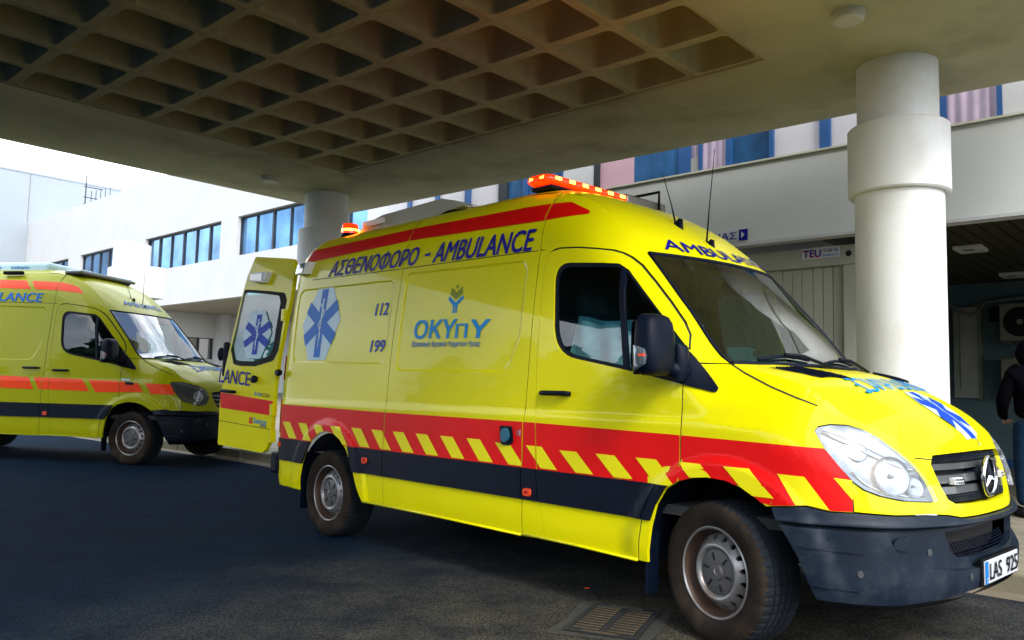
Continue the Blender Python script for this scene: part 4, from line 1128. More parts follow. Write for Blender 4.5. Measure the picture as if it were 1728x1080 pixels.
    # ---------- bonnet and forehead lettering
    if main:
        hfn = HP(.007)
        # mirror-written across the bonnet, read in a rear-view mirror
        text_quad('lettering', 'AMBULANCE', [(.575,.47),(.575,-.47),(.425,-.43),(.425,.43)], 'cyan', hood, lambda a, b: hfn(a, b), bold=.008, cuts=10)
        # emblem on the bonnet
        ep = [(.60,.17),(.60,-.10),(.66,-.13),(.76,-.15),(.915,-.10),(.915,.10),(.76,.19),(.66,.17)]
        ep = [(.600,-.085),(.690,-.150),(.775,-.150),(.900,-.095),(.905,.095),(.775,.165),(.690,.165),(.600,.085)]
        e_ = hdrape('star_of_life_emblem', ep, 'whitefilm', hood, .004, .04)
        L_ = .150
        sp_ = starpoly(0, 0, .150, .034)
        sp_ = [(.752-y*1.0, x*1.0) for x, y in sp_]
        hdrape('star', sp_, 'deepblue', e_, .0065, .04)
        rod, sn = snake(0, 0, .21)
        hdrape('serpent', [(.752-y, x*.92) for x, y in sn], 'whitefilm', e_, .009, .08)
        hdrape('rod', [(.752-y, x*.8) for x, y in rod], 'whitefilm', e_, .009, .08)
        rf = P_on(roofP)
        text_quad('lettering', 'AMBULANCE', [(-.83,-.625),(.86,-.625),(.80,-.712),(-.775,-.712)], 'navy', root, lambda s, u: rf(s, u), bold=.006, cuts=14)
    else:
        rf = P_on(roofP)
        text_quad('lettering', 'AMBULANCE', [(-.60,-.70),(.62,-.70),(.58,-.78),(-.56,-.78)], 'blue', root, lambda s, u: rf(s, u), bold=.006, cuts=14)
        text_quad('lettering', 'AMBULANCE', [(.60,.45),(.60,-.45),(.45,-.42),(.45,.42)], 'blue', hood, HP(.007), bold=.02, cuts=10)
    # ---------- mirrors
    for sgn in (-1,):
        mr = empty('wing_mirror', parent=root)
        def MP(x, y, z):
            if sgn < 0: return Vector((x, y, z))
            # the far mirror is folded back against its door
            a = math.radians(78); dx, dy = x+.19, -y-.98
            return Vector((-.19+dx*math.cos(a)-dy*math.sin(a), 1.10+(dx*math.sin(a)+dy*math.cos(a)), z))
        rows = []
        # housing: rounded box swept in z
        for z, fx, wy in ((1.325,.045,.075),(1.335,.068,.095),(1.37,.083,.112),(1.45,.090,.120),(1.53,.088,.118),(1.595,.080,.108),(1.628,.063,.092),(1.640,.040,.068)):
            row = []
            for k in range(24):
                a = 2*pi*k/24; c_, s_ = math.cos(a), math.sin(a)
                ex = (abs(c_)**.55)*(1 if c_ > 0 else -1); ey = (abs(s_)**.6)*(1 if s_ > 0 else -1)
                row.append(MP(-.255+fx*ex*(1 if ex > 0 else .55)+.02*(1.668-z), -1.135+wy*ey, z))
            rows.append(row)
        rows = [[MP(-.255, -1.135, 1.322)]*24]+rows+[[MP(-.255, -1.135, 1.641)]*24]
        hsg = gridmesh('mirror_housing', rows, 'blackp', mr, close=True)
        # mirror glass faces the rear
        bm = bmesh.new(); vs = [bm.verts.new(MP(-.318, -1.135+y, z)) for y, z in rnd([(-.095,1.36),(.095,1.36),(.09,1.61),(-.09,1.61)], .03)]; bm.faces.new(vs); link('mirror_glass', bm, 'chrome', mr)
        tube('mirror_arm', [MP(-.19, -.93, 1.34), MP(-.20, -.98, 1.355), MP(-.23, -1.04, 1.37)], [.055, .05, .045], 'blackp', mr, 10)
        rr = []
        for z, fx in ((1.295,.02),(1.31,.035),(1.40,.042),(1.47,.038),(1.49,.02)):
            rr.append([MP(-.185+fx*math.cos(2*pi*k/14), -.975+.045*math.sin(2*pi*k/14), z) for k in range(14)])
        gridmesh('mirror_foot', rr, 'blackp', mr, close=True)
        # wrap-round indicator at the lower outer corner
        ir = []
        for z, k1 in ((1.328,.4),(1.345,.75),(1.38,.95),(1.42,1.0),(1.455,.92),(1.475,.72)):
            row = []
            for k in range(9):
                a = -pi*.97+(pi*.60)*k/8*k1
                c_, s_ = math.cos(a), math.sin(a); ex = (abs(c_)**.55)*(1 if c_ > 0 else -1); ey = (abs(s_)**.6)*(1 if s_ > 0 else -1)
                row.append(MP(-.253+.095*ex*(1 if ex > 0 else .55), -1.135+.124*ey, z))
            ir.append(row)
        ind = gridmesh('mirror_indicator', ir, 'silver2', mr)
        bm = bmesh.new(); bm_box(bm, MP(-.225, -1.262, 1.425), (.035, .012, .014)); link('indicator_bulb', bm, 'amber', mr)
    # ---------- wheels and dark underbody
    wheel(0, -.945, -1, math.radians(-13) if main else math.radians(-6), root); wheel(0, .945, 1, math.radians(-13) if main else math.radians(-6), root)
    wheel(-3.665, -.945, -1, 0, root); wheel(-3.665, .945, 1, 0, root)
    bm = bmesh.new()
    bm_box(bm, (-2.1, 0, .50), (4.9, 1.15, .22)); bm_box(bm, (-1.85, 0, .42), (2.2, 1.66, .16)); bm_box(bm, (.60, 0, .45), (.35, 1.2, .2)); bm_box(bm, (-4.35, 0, .45), (.4, 1.5, .2))
    link('underbody', bm, 'hole', root)
    for x0_, cxa, r_ in ((-.0, .08, .50), (-3.665, -3.62, .50)):
        for s_ in (-1, 1):
            gridmesh('wheel_arch_liner', [[Vector((cxa+r_*math.cos(pi*k/16), s_*(.955-.38*j), .345+r_*math.sin(pi*k/16)+0.0)) for k in range(17)] for j in (0, 1)], 'blackp', root)
    for s_ in (-1, 1):
        box('mud_flap', (-.405, s_*.915, .335), (.020, .09, .33), 'blackp', root)
        box('mud_flap', (-4.10, s_*.86, .38), (.02, .22, .42), 'blackp', root)
    # ---------- cab interior
    it_ = empty('cab_interior', parent=root)
    box('bulkhead', (-1.42, 0, 1.48), (.04, 1.60, 1.75), 'interior', it_)
    box('cab_floor', (-.6, 0, .62), (1.9, 1.8, .05), 'interior', it_)
    bm = bmesh.new(); bm_box(bm, (-.14, 0, 1.12), (.50, 1.66, .46), bev=.06); bm_box(bm, (-.30, .0, .95), (.30, .5, .6), bev=.05); link('dashboard', bm, 'interior', it_)
    for y in (-.50, .30, .62):
        sb = bmesh.new(); bm_box(sb, (-.95, y, 1.0), (.5, .46, .16), bev=.05); bm_box(sb, (-1.17, y, 1.36), (.14, .46, .68), Matrix.Rotation(math.radians(-8), 3, 'Y'), bev=.05)
        se = link('seat', sb, 'seat', it_); sb = bmesh.new(); bm_box(sb, (-1.22, y, 1.80), (.10, .28, .20), Matrix.Rotation(math.radians(-8), 3, 'Y'), bev=.04); link('headrest', sb, 'seat', se)
    sw_ = bmesh.new(); mt_ = Matrix.Translation((-.52, -.46, 1.36)) @ Matrix.Rotation(math.radians(-62), 4, 'Y')
    for i in range(24):
        a, b = 2*pi*i/24, 2*pi*(i+1)/24
        bm_tube(sw_, [mt_ @ Vector((.2*math.cos(a), .2*math.sin(a), 0)), mt_ @ Vector((.2*math.cos(b), .2*math.sin(b), 0))], .015, 6)
    bm_tube(sw_, [mt_ @ Vector((-.2, 0, 0)), mt_ @ Vector((.2, 0, 0))], .015, 6); link('steering_wheel', sw_, 'interior', it_)
    tube('grab_strap', [(-.62,.80,2.0),(-.60,.82,1.7),(-.55,.84,1.45)], .014, 'yellowcord' if main else 'interior', it_)
    # rear view mirror
    box('rear_view_mirror', wsP(-.50, 0)+Vector((-.10, -.05, -.06)), (.02, .22, .07), 'black', it_)
    # ---------- rear end: left door shut, right door swung open
    zs_ = [.46,.7,.95,1.2,1.5,1.8,2.1,2.3,2.42,2.52,2.585]
    ld = gridmesh('rear_door_shut', [[Vector((rear+.004-.0, .008+((W-inset(-4.5, z))-.02)*t, z)) for t in (0, .5, 1)] for z in zs_], Y, root)
    box('rear_bumper', (rear-.02, 0, .52), (.14, 1.9, .20), 'blackp', root, bev=.03)
    gridmesh('rear_header', [[roofP(rear, s) for s in ss], [Vector((rear, roofP(rear, s).y, 2.50)) for s in ss]], Y, root)
    gridmesh('load_floor', [[Vector((x, y, .66)) for y in (-.9, .9)] for x in (rear, -1.4)], 'white', root)
    if main:
        rear_door(root, Y)
    else:
        gridmesh('rear_door_shut', [[Vector((rear+.004, -(.008+((W-inset(-4.5, z))-.02)*t), z)) for t in (0, .5, 1)] for z in zs_], Y, root, flip=True)
    tl = bmesh.new()
    for s_ in (-1, 1):
        pass
    # tail lamp columns on the rear corners
    for s_ in (-1, 1):
        f = S if s_ < 0 else SL
        tlp = drape('tail_lamp', [(-4.61,.80),(-4.548,.80),(-4.545,1.10),(-4.60,1.10)], 'redlamp', root, off=.012, f=f, thick=.02)
        drape('lamp_window', [(-4.60,.93),(-4.56,.93),(-4.56,.985),(-4.60,.985)], 'white', tlp, off=.014, f=f)
        drape('lamp_window', [(-4.60,.86),(-4.56,.86),(-4.56,.90),(-4.60,.90)], 'white', tlp, off=.014, f=f)
        drape('rear_reflector', [(-4.605,1.105),(-4.545,1.105),(-4.545,1.27),(-4.60,1.27)], 'whitefilm', root, off=.012, f=f, thick=.02)
        drape('rear_reflector', [(-4.60,1.275),(-4.545,1.275),(-4.555,1.50),(-4.60,1.50)], 'redlamp', root, off=.012, f=f, thick=.02)
        if main: lathe('door_stop', [(0,-.05),(.028,-.05),(.032,-.02),(.022,0)], 'blackp', root, 16, 'Y', (-4.50, s_*.985*1.0, 1.34)) if s_ < 0 else None
    # ---------- roof kit
    if main:
        lb = empty('light_bar', parent=root); bx, bz = -1.60, 2.690
        body = []
        def barsec(y, k):     # rounded section in x-z
            return [Vector((bx+.12*k*abs(math.cos(a))**.6*(1 if math.cos(a) > 0 else -1), y, bz+.035*k*abs(math.sin(a))**.7*(1 if math.sin(a) > 0 else -1))) for a in [2*pi*i/20 for i in range(20)]]
        ysec = [(-.66,.02),(-.66,.55),(-.645,.85),(-.60,1),(-.3,1),(0,1),(.3,1),(.60,1),(.645,.85),(.66,.55),(.66,.02)]
        bar = gridmesh('bar_lens', [barsec(y, k) for y, k in ysec], 'redlens', lb, close=True)
        box('bar_base', (bx, 0, bz-.052), (.20, 1.22, .03), 'blackp', lb, bev=.01)
        for s_ in (-.45, .45): box('bar_foot', (bx, s_, bz-.078), (.10, .08, .05), 'blackp', lb)
        for k, y in enumerate([-.56,-.42,-.28,-.14,.0,.14]):
            box('led', (bx+.113, y, bz+.004), (.020, .060, .022), 'ledred', lb, bev=.004)
        for xx in (-.05, .05):
            box('led', (bx+xx, -.650, bz+.004), (.04, .020, .022), 'ledred', lb, bev=.004)
        box('bar_end', (bx, .435, bz+.001), (.248, .50, .074), 'smoke', lb, bev=.015)
        bn = empty('rear_beacon', parent=root); bc = Vector((-4.28, -.46, 2.645))
        lathe('beacon_base', [(0,0),(.085,0),(.08,.025),(0,.025)], 'blackp', bn, 24, 'Z', bc)
        lathe('beacon_lens', [(.078,.025),(.080,.07),(.070,.115),(.03,.125),(0,.125)], 'redlens', bn, 24, 'Z', bc)
        lathe('led_ring', [(.0805,.048),(.082,.052),(.082,.062),(.0805,.066)], 'ledred', bn, 24, 'Z', bc)
        # air conditioner shell on the rear roof
        ac = bmesh.new()
        pr_ = [(-4.30,2.68,.42),(-4.18,2.79,.36),(-3.95,2.83,.36),(-3.05,2.84,.38),(-2.75,2.76,.48),(-2.5,2.68,.52)]
        rows = []
        for x, z, wd in pr_:
            rows.append([Vector((x, y, 2.665)) if i in (0, 6) else Vector((x, y*(.93 if i in (1, 5) else 1), z if 1 < i < 5 else z-.03)) for i, y in enumerate([-wd-.03, -wd, -wd*.9, 0, wd*.9, wd, wd+.03])])
        rows = [[Vector((p.x, p.y, min(p.z, 2.665))) for p in rows[0]]]+rows+[[Vector((p.x, p.y, 2.665)) for p in rows[-1]]]
        acs = gridmesh('roof_air_conditioner', rows, 'beige', root, smooth=False)
        box('vent_panel', (-4.0, -.385, 2.755), (.34, .02, .05), 'white', acs)
        # aerials
        for (x, y, z, hgt, lean) in ((-.80,-.13,2.295,.34,.10), (-.63,-.02,2.15,.62,-.06)):
            an = empty('roof_aerial', parent=root)
            b_ = bmesh.new(); bmesh.ops.create_cone(b_, cap_ends=True, segments=14, radius1=.055, radius2=.010, depth=.12)
            bmesh.ops.transform(b_, matrix=Matrix.Translation((x, y, z+.035)) @ Matrix.Rotation(math.radians(25), 4, 'Y') @ Matrix.Diagonal((1.5, .65, 1, 1)), verts=b_.verts)
            link('aerial_base', b_, 'blackp', an, smooth=True)
            tube('aerial_whip', [(x-.02, y, z+.07), (x-.02-lean*.3, y, z+.07+hgt*.35), (x-.02-lean, y, z+.07+hgt)], [.007, .004, .002], 'blackp', an, 6)
        tube('roof_bracket', [(-1.45,.55,2.66),(-1.45,.55,2.80),(-1.72,.55,2.80)], .012, 'black', root, 6)
    else:
        lb = empty('light_bar', parent=root)
        sec = []
        bar = bmesh.new(); bm_box(bar, (-1.28, -.03, 2.60), (.26, 1.22, .05), bev=.02); link('bar_lens', bar, 'smoke', lb)
        bar = bmesh.new(); bm_box(bar, (-1.28, -.03, 2.632), (.20, 1.14, .014), bev=.005); link('bar_cover', bar, 'whitefilm', lb)
        box('bar_base', (-1.32, -.03, 2.57), (.16, 1.2, .02), 'blackp', lb)
        for s_ in (-.5, .5): box('bar_foot', (-1.36, s_, 2.58), (.10, .08, .07), 'blackp', lb)
        ac = bmesh.new(); bm_box(ac, (-2.35, .05, 2.68), (1.05, 1.0, .19), bev=.05); acs = link('roof_air_conditioner', ac, 'whitefilm', root)
        text_quad('lettering', 'Dirna', [(-2.80,2.675),(-2.60,2.675),(-2.60,2.72),(-2.80,2.72)], 'blue', acs, lambda a, b: Vector((a, -.453, b)), bold=.01)
        text_quad('lettering', 'webasto', [(-2.45,2.675),(-2.14,2.675),(-2.14,2.72),(-2.45,2.72)], 'blue', acs, lambda a, b: Vector((a, -.453, b)), bold=.01)
        box('side_strobe', (-2.14, -.73, 2.575), (.30, .07, .05), 'black', root, bev=.015)
        for (x, y, z, hgt, lean) in ((-.70,-.10,2.20,.26,.12), (-.60,.02,2.11,.55,.0)):
            an = empty('roof_aerial', parent=root)
            b_ = bmesh.new(); bmesh.ops.create_cone(b_, cap_ends=True, segments=14, radius1=.055, radius2=.010, depth=.12)
            bmesh.ops.transform(b_, matrix=Matrix.Translation((x, y, z+.035)) @ Matrix.Rotation(math.radians(25), 4, 'Y') @ Matrix.Diagonal((1.5, .65, 1, 1)), verts=b_.verts)
            link('aerial_base', b_, 'blackp', an, smooth=True)
            tube('aerial_whip', [(x-.02, y, z+.07), (x-.02-lean*.3, y, z+.07+hgt*.35), (x-.02-lean, y, z+.07+hgt)], [.007, .004, .002], 'blackp', an, 6)

def rear_door(root, Y):
    """right rear door, hinged on the right rear corner and swung a little past square"""
    a = math.radians(100); hx, hy = -4.635, -.985
    dv = Vector((-math.sin(a), math.cos(a), 0)); nv = Vector((dv.y, -dv.x, 0))
    if nv.y > 0: nv = -nv
    def DP(wm, z, o=0.0):
        sh = .17*(max(0, z-1.05)/1.4)**1.5
        return Vector((hx, hy, 0)) + dv*(wm+1.10*sh) + Vector((0, sh, 0)) + nv*o + Vector((0, 0, z))
    class F_: pass
    def dd(nm, pg, m_, par, off=0., thick=0., g=.12):
        lp = pg if isinstance(pg[0], list) else [pg]
        bm = flat_bm(lp, g, g); bd = [e for e in bm.edges if len(e.link_faces) == 1]
        co = {v: (v.co.x, v.co.y) for v in bm.verts}
        if thick:
            new = {}
            for e in bd:
                for v in e.verts:
                    if v not in new: new[v] = bm.verts.new(DP(*co[v], off-thick))
            for e in bd: bm.faces.new([e.verts[0], e.verts[1], new[e.verts[1]], new[e.verts[0]]])
        for v, c in co.items(): v.co = DP(c[0], c[1], off)
        bmesh.ops.recalc_face_normals(bm, faces=bm.faces)
        return link(nm, bm, m_, par)
    out = rnd([(.09,.600),(.82,.640),(.818,.86),(.822,1.0),(.812,1.14),(.785,1.30),(.77,1.40),(.70,1.70),(.616,2.058),(.545,2.30),(.445,2.495),(-.155,2.425),(-.175,2.27),(-.153,2.05),(-.09,1.75),(-.04,1.49),(-.01,1.20),(.0,.95),(.01,.75)],
              [.10,.03,0,0,0,0,0,0,0,0,.03,.06,0,0,0,0,0,0,.08])
    winp = rnd([(.568,2.165),(.17,2.127),(-.068,2.096),(-.100,2.02),(-.055,1.72),(-.035,1.55),(.03,1.452),(.30,1.400),(.545,1.405),(.64,1.42),(.70,1.56),(.655,1.75)], [.04,.02,.05,.04,.02,.03,.05,.02,.02,.03,.03,.02])
    d = dd('rear_door_open', [out, winp], Y, root, 0., .045)
    dd('door_lining', [out, winp], 'white', d, -.045)
    dd('window_rubber', [winp, [(.27+(u-.27)*.86+.035, 1.77+(z-1.77)*.90+.01) for u, z in winp]], 'black', d, .003)
    dd('window_glass', [[(.27+(u-.27)*.995, 1.77+(z-1.77)*.995) for u, z in winp]], 'tintglass', d, -.004)
    # emblem, lettering, stripe, handle, lamp, hinges
    cx, cz = .300, 1.705; H = .385
    P = [(cx-.56*H, cz+.04*H), (cx-.26*H, cz+.60*H), (cx+.26*H+.02, cz+.62*H), (cx+.60*H, cz+.0*H), (cx+.36*H, cz-.60*H), (cx-.20*H, cz-.60*H)]
    e_ = dd('star_of_life_emblem', P, 'whitefilm', d, .005)
    dd('star', [(p[0]*1.0, p[1]) for p in starpoly(cx, cz, H/2, .19*H/2, sx=1.08, shear=-.10)], 'deepblue', e_, .007)
    rod, sn = snake(cx, cz, H*.78, 1.0, -.10); dd('serpent', sn, 'whitefilm', e_, .009, 0, .3); dd('rod', rod, 'whitefilm', e_, .009)
    tq = lambda s, q, m_, b: text_quad('lettering', s, q, m_, d, lambda x, z: DP(x, z, .005), bold=b)
    tq('LANCE', [(.855,1.243),(.365,1.214),(.355,1.340),(.835,1.378)], 'navy', .02)
    dd('red_stripe', [(.80,.995),(.818,1.143),(-.008,1.080),(.004,.948)], 'red', d, .003)
    tq('316', [(.275,1.130),(.175,1.121),(.170,1.152),(.270,1.160)], 'blue', .012)
    tq('CDI', [(.165,1.120),(.055,1.111),(.050,1.142),(.160,1.151)], 'black', .012)
    tq('Sanicar', [(.265,.872),(.065,.852),(.065,.912),(.262,.922)], 'cyan', .01)
    tq('group', [(.16,.838),(.07,.830),(.07,.852),(.16,.858)], 'navy', .005)
    dd('badge', [(.335,.865),(.285,.86),(.283,.92),(.333,.925)], 'red', d, .004); dd('badge', [(.31,.885),(.285,.882),(.283,.92),(.308,.922)], 'olive', d, .006)
    dd('swage_line', [(.818,.868),(.02,.818),(.02,.824),(.818,.874)], 'seam', d, .002)
    hp = [DP(.795-.24*t, 1.166-.013*t, .014+.022*math.sin(pi*t)**.5) for t in [i/8 for i in range(9)]]
    tube('handle', hp, [.012]+[.016]*7+[.012], 'blackp', d, 8)
    k_ = DP(.270, 1.278, 0); bm = bmesh.new()
    rot = nv.to_track_quat('Z', 'Y').to_matrix().to_4x4()
    bm_lathe(bm, [(0,.045),(.030,.045),(.038,.03),(.028,.0)], 18); bmesh.ops.transform(bm, matrix=Matrix.Translation(k_) @ rot, verts=bm.verts); bmesh.ops.recalc_face_normals(bm, faces=bm.faces)
    link('door_stop', bm, 'blackp', d, smooth=True)
    lm = dd('scene_light', [(.425,2.315),(.150,2.312),(.205,2.208),(.415,2.232)], 'white', d, .06, .06)
    dd('lamp_glass', [(.42,2.300),(.225,2.298),(.228,2.225),(.41,2.238)], 'lampglass', d, .066, .008)
    for z in (1.88, 1.0, .76):
        p = DP(-.0 if z < 1.2 else -.075, z, -.01); box('hinge', p, (.05, .05, .11), Y, d)
    # latch gear on the free edge
    p = DP(.80, 1.47, -.02); bm = bmesh.new(); bm_box(bm, p, (.06, .06, .34), bev=.02); link('latch', bm, 'blackp', d)
    p = DP(.86, 1.52, -.0); bm = bmesh.new(); bmesh.ops.create_uvsphere(bm, u_segments=14, v_segments=10, radius=.045); bmesh.ops.transform(bm, matrix=Matrix.Translation(p) @ Matrix.Diagonal((.8, .8, 1.5, 1)), verts=bm.verts); link('latch_roller', bm, 'blackp', d, smooth=True)

VYAW = -0.811683473
van1 = empty('ambulance', (1.72546082, 4.76762108, 0), VYAW, 'large yellow ambulance with red lower stripe, lit red roof bar and open rear door', 'ambulance')
build_van(van1, 'main')
van2 = empty('ambulance', (-4.79770143, 11.61510334, .13813816), -.18287627, 'greenish yellow ambulance with orange stripes and unlit roof bar at the left', 'ambulance')
build_van(van2, 'second')

# ------------------------------------------------------------------ the place: x = away from the road (n), y = along the kerb (b)
TH = math.atan2(.74067, .67187); CN, SN = .67187, .74067
def NB(n, b, z=0.0): return Vector((n*CN-b*SN, n*SN+b*CN, z))
def nbroot(name, label, cat, group=None, at=(0, 0, 0)):
    r = empty(name, NB(*at), TH, label, cat, group); r['_n'] = at[0]; r['_b'] = at[1]; return r
def rel(r, n, b, z=0.0): return Vector((n-r['_n'], b-r['_b'], z-r.location.z))
def slab(name, r, n0, n1, b0, b1, z0, z1, m, parent=None, bev=0.0, kind=None):
    c = rel(r, (n0+n1)/2, (b0+b1)/2, (z0+z1)/2) if r is not None else Vector(((n0+n1)/2, (b0+b1)/2, (z0+z1)/2))
    o = box(name, c, (abs(n1-n0), abs(b1-b0), abs(z1-z0)), m, parent if parent is not None else r, bev=bev, kind=kind)
    return o
def groundz(b): return .13813*sst(6.0, 10.3, b) + (.027*(b-16) if b > 16 else 0)*sst(16, 22, b)

# ---- road, gutter, kerb, pavement
bs = [-400, -100, -40, -20, -10, -5, 0, 3, 5, 6, 7, 8, 9, 10, 10.5, 12, 14, 16, 17, 18, 20, 22, 26, 30, 40, 55, 80, 150, 400]
def sheet(name, ns_, m, dz=0.0, lim=60):
    rows = [[NB(n, b, groundz(min(b, lim))+dz) for b in bs] for n in ns_]
    o = gridmesh(name, rows, m, None, smooth=True); o['kind'] = 'structure'; return o
sheet('road', [-400, -100, -40, -20, -10, -5, 0, 3, 5.95], 'asphalt')
def bandm(name, n0, n1, dz0, dz1, m):
    o = gridmesh(name, [[NB(n, b, groundz(min(b, 60))+dz) for b in bs] for n, dz in ((n0, dz0), (n1, dz1))], m); o['kind'] = 'structure'; return o
bandm('gutter', 5.95, 6.25, .0, -.015, 'gutter')
# kerb stones, each a piece with its joint
kr = empty('kerb', (0, 0, 0), TH); kr['kind'] = 'structure'
random.seed(3)
kb = -3.0; kmesh = bpy.data.meshes.new('kerb_stone')
bm = bmesh.new(); bm_box(bm, (0, 0, 0), (.16, .985, .22), bev=.018); bm.to_mesh(kmesh); bm.free(); kmesh.materials.append(M['kerb'])
while kb < 26:
    o = bpy.data.objects.new('kerb_stone', kmesh); COL.objects.link(o); o.parent = kr
    o.location = (6.33+random.uniform(-.004, .004), kb+.5, groundz(kb+.5)+.005+random.uniform(-.003, .003)); kb += 1.0
def pavmat():
    m = mat('pavement_slabs', (.21, .19, .14), .9, var=.3, vscale=5, bump=.4, bscale=80)
    return m
M['pavement'] = pavmat()
bandm('pavement', 6.405, 400, .11, .11, 'pavement')

# ---- canopy
cn = nbroot('entrance_canopy', 'concrete entrance canopy with coffered soffit over the red striped ambulance', 'canopy', at=(3, 6, 0))
G0N, G0B, CS = 6.1608, 2.8226, .644755
HZ = 4.0
NA, NBc = 13, 9
# one coffer: ribs half, sloping walls and a roof, z up from the soffit
def coffer_mesh():
    def ring(h, r, z, cx=0, n=4):
        return [Vector((p[0], p[1], z)) for p in rnd([(-h, -h), (h, -h), (h, h), (-h, h)], r, 5)]
    k = CS/2
    outer = [Vector((x, y, .02)) for x, y in ((-k, -k), (k, -k), (k, k), (-k, k))]
    a = ring(k-.048, .065, .02); b0 = ring(k-.053, .065, .035); b_ = ring(k-.10, .08, .40); c = ring(k-.13, .08, .45)
    bm = bmesh.new()
    vo = [bm.verts.new(v) for v in outer]; va = [bm.verts.new(v) for v in a]
    for t in tessellate_polygon([[Vector((v.x, v.y, 0)) for v in outer], [Vector((v.x, v.y, 0)) for v in a]]):
        allv = vo+va
        try: bm.faces.new([allv[i] for i in t])
        except ValueError: pass
    prev = va
    for L_ in (b0, b_, c):
        cur = [bm.verts.new(v) for v in L_]
        for i in range(len(cur)):
            f = bm.faces.new([prev[i], prev[(i+1) % len(cur)], cur[(i+1) % len(cur)], cur[i]]); f.smooth = True
        prev = cur
    bm.faces.new(prev)
    bmesh.ops.recalc_face_normals(bm, faces=bm.faces)
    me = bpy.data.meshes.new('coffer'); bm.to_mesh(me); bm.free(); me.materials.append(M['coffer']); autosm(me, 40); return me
cm = coffer_mesh()
for i in range(NA):
    for j in range(NBc):
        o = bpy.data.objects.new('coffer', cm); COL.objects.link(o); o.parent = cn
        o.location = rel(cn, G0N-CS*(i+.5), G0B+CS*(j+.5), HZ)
nF, nN = G0N, G0N-CS*NA; bR, bL = G0B, G0B+CS*NBc
def outn(b): return 8.27 + (8.01-8.27)*(b-1.36)/(10.83-1.36)
BR, BL, NN = .55, 11.02, nN-2.0
def lip(path, name):
    """flat margin, rising edge, fascia: path gives inner->outer columns"""
    pass
rows = []
secs = [(0, 0.0), (1, 0.0)]
def soffit_strip(name, inner, outer_, m='concrete'):
    """inner / outer: lists of (n,b) of equal length; cross-section flat then lifting to a rounded edge"""
    rows = []
    for t, z in ((0, .02), (0, 0), (.35, 0), (.62, .0), (.75, .012), (.86, .040), (.95, .080), (1.0, .115), (1.012, .16), (1.012, 1.1)):
        row = []
        for (a, b_), (c, d) in zip(inner, outer_):
            L_ = math.hypot(c-a, d-b_)
            row.append(rel(cn, a+(c-a)*t, b_+(d-b_)*t, HZ+z))
        rows.append(row)
    return gridmesh(name, rows, m, cn, smooth=(name != 'corner_soffit'))
kk = [i/8 for i in range(9)]
mixp = lambda p, q, t: (p[0]+(q[0]-p[0])*t, p[1]+(q[1]-p[1])*t)
fR, fL = (outn(BR), BR), (outn(BL), BL)
# corner rounding of the far left outer corner
innerF = [mixp((nF, bR), (nF, bL), t) for t in kk]; outerF = [mixp(fR, (fL[0], BL-.12), t) for t in kk]
o1 = soffit_strip('far_soffit', innerF, outerF)
o2 = soffit_strip('left_soffit', [mixp((nF, bL), (nN, bL), t) for t in kk], [mixp((fL[0]-.12, BL), (NN, BL), t) for t in kk])
o3 = soffit_strip('right_soffit', [mixp((nN, bR), (nF, bR), t) for t in kk], [mixp((NN, BR), fR, t) for t in kk])
o4 = soffit_strip('near_soffit', [mixp((nN, bL), (nN, bR), t) for t in kk], [mixp((NN, BL), (NN, BR), t) for t in kk])
soffit_strip('corner_soffit', [(nF, bL)]*5, [(fL[0], BL-.12), (fL[0]-.015, BL-.06), (fL[0]-.04, BL-.03), (fL[0]-.07, BL-.01), (fL[0]-.12, BL)])
slab('canopy_roof', cn, NN+.05, 8.05, BR+.05, BL-.05, HZ+.50, HZ+1.09, 'concrete')  # unseen top and edge raised to keep direct sun off the fascia
for sg in (0, 1):   # shallow lip framing the coffers
    pass

# ---- round columns with collars
def column(n, b, label, extra=None, z0=.05, top=4.0, r1=.338, r2=.312, cz=(2.90, 3.47), cr_=.388, group='round white columns with collars'):
    c = empty('round_column', NB(n, b, 0), TH, label, 'column', group)
    zc0, zc1 = cz
    lathe('shaft', [(r1, z0), (r1, zc0+.01)], 'column', c, 64)
    lathe('upper_shaft', [(r2, zc1-.01), (r2, top+.01)], 'column', c, 64)
    lathe('collar', [(r1-.01, zc0), (cr_-.012, zc0), (cr_, zc0+.012), (cr_, zc1-.012), (cr_-.012, zc1), (r2-.01, zc1)], 'column', c, 64)
    return c
column(6.98, 2.05, 'large white round column right behind the bonnet of the red striped ambulance')
column(6.76, 9.84, 'white round column at the far corner of the canopy behind the orange rear beacon')
c3 = column(6.68, 16.3, 'free-standing white round column with a side bracket behind the orange striped ambulance', z0=.2, top=3.92, r1=.36, r2=.345, cz=(2.87, 3.44), cr_=.42)
lathe('column_top', [(.345, 3.91), (0, 3.92)], 'column', c3, 48)
bk = box('bracket', (0, -.62, 3.12), (.55, .62, .60), 'column', c3, bev=.01)

# ---- round ceiling lamps
for n, b, lab in ((5.745, 2.01, 'round white ceiling lamp on the soffit next to the large right column'), (5.66, 9.57, 'round white ceiling lamp on the soffit next to the far column')):
    l_ = empty('ceiling_lamp', NB(n, b, HZ), TH, lab, 'lamp', 'round lamps on the canopy soffit')
    lathe('lamp_base', [(.118, .002), (.118, -.03), (.10, -.032)], 'blackp' if False else 'beige', l_, 32)
    lathe('lamp_diffuser', [(.112, -.028), (.110, -.055), (.095, -.068), (0, -.072)], 'beige', l_, 32)

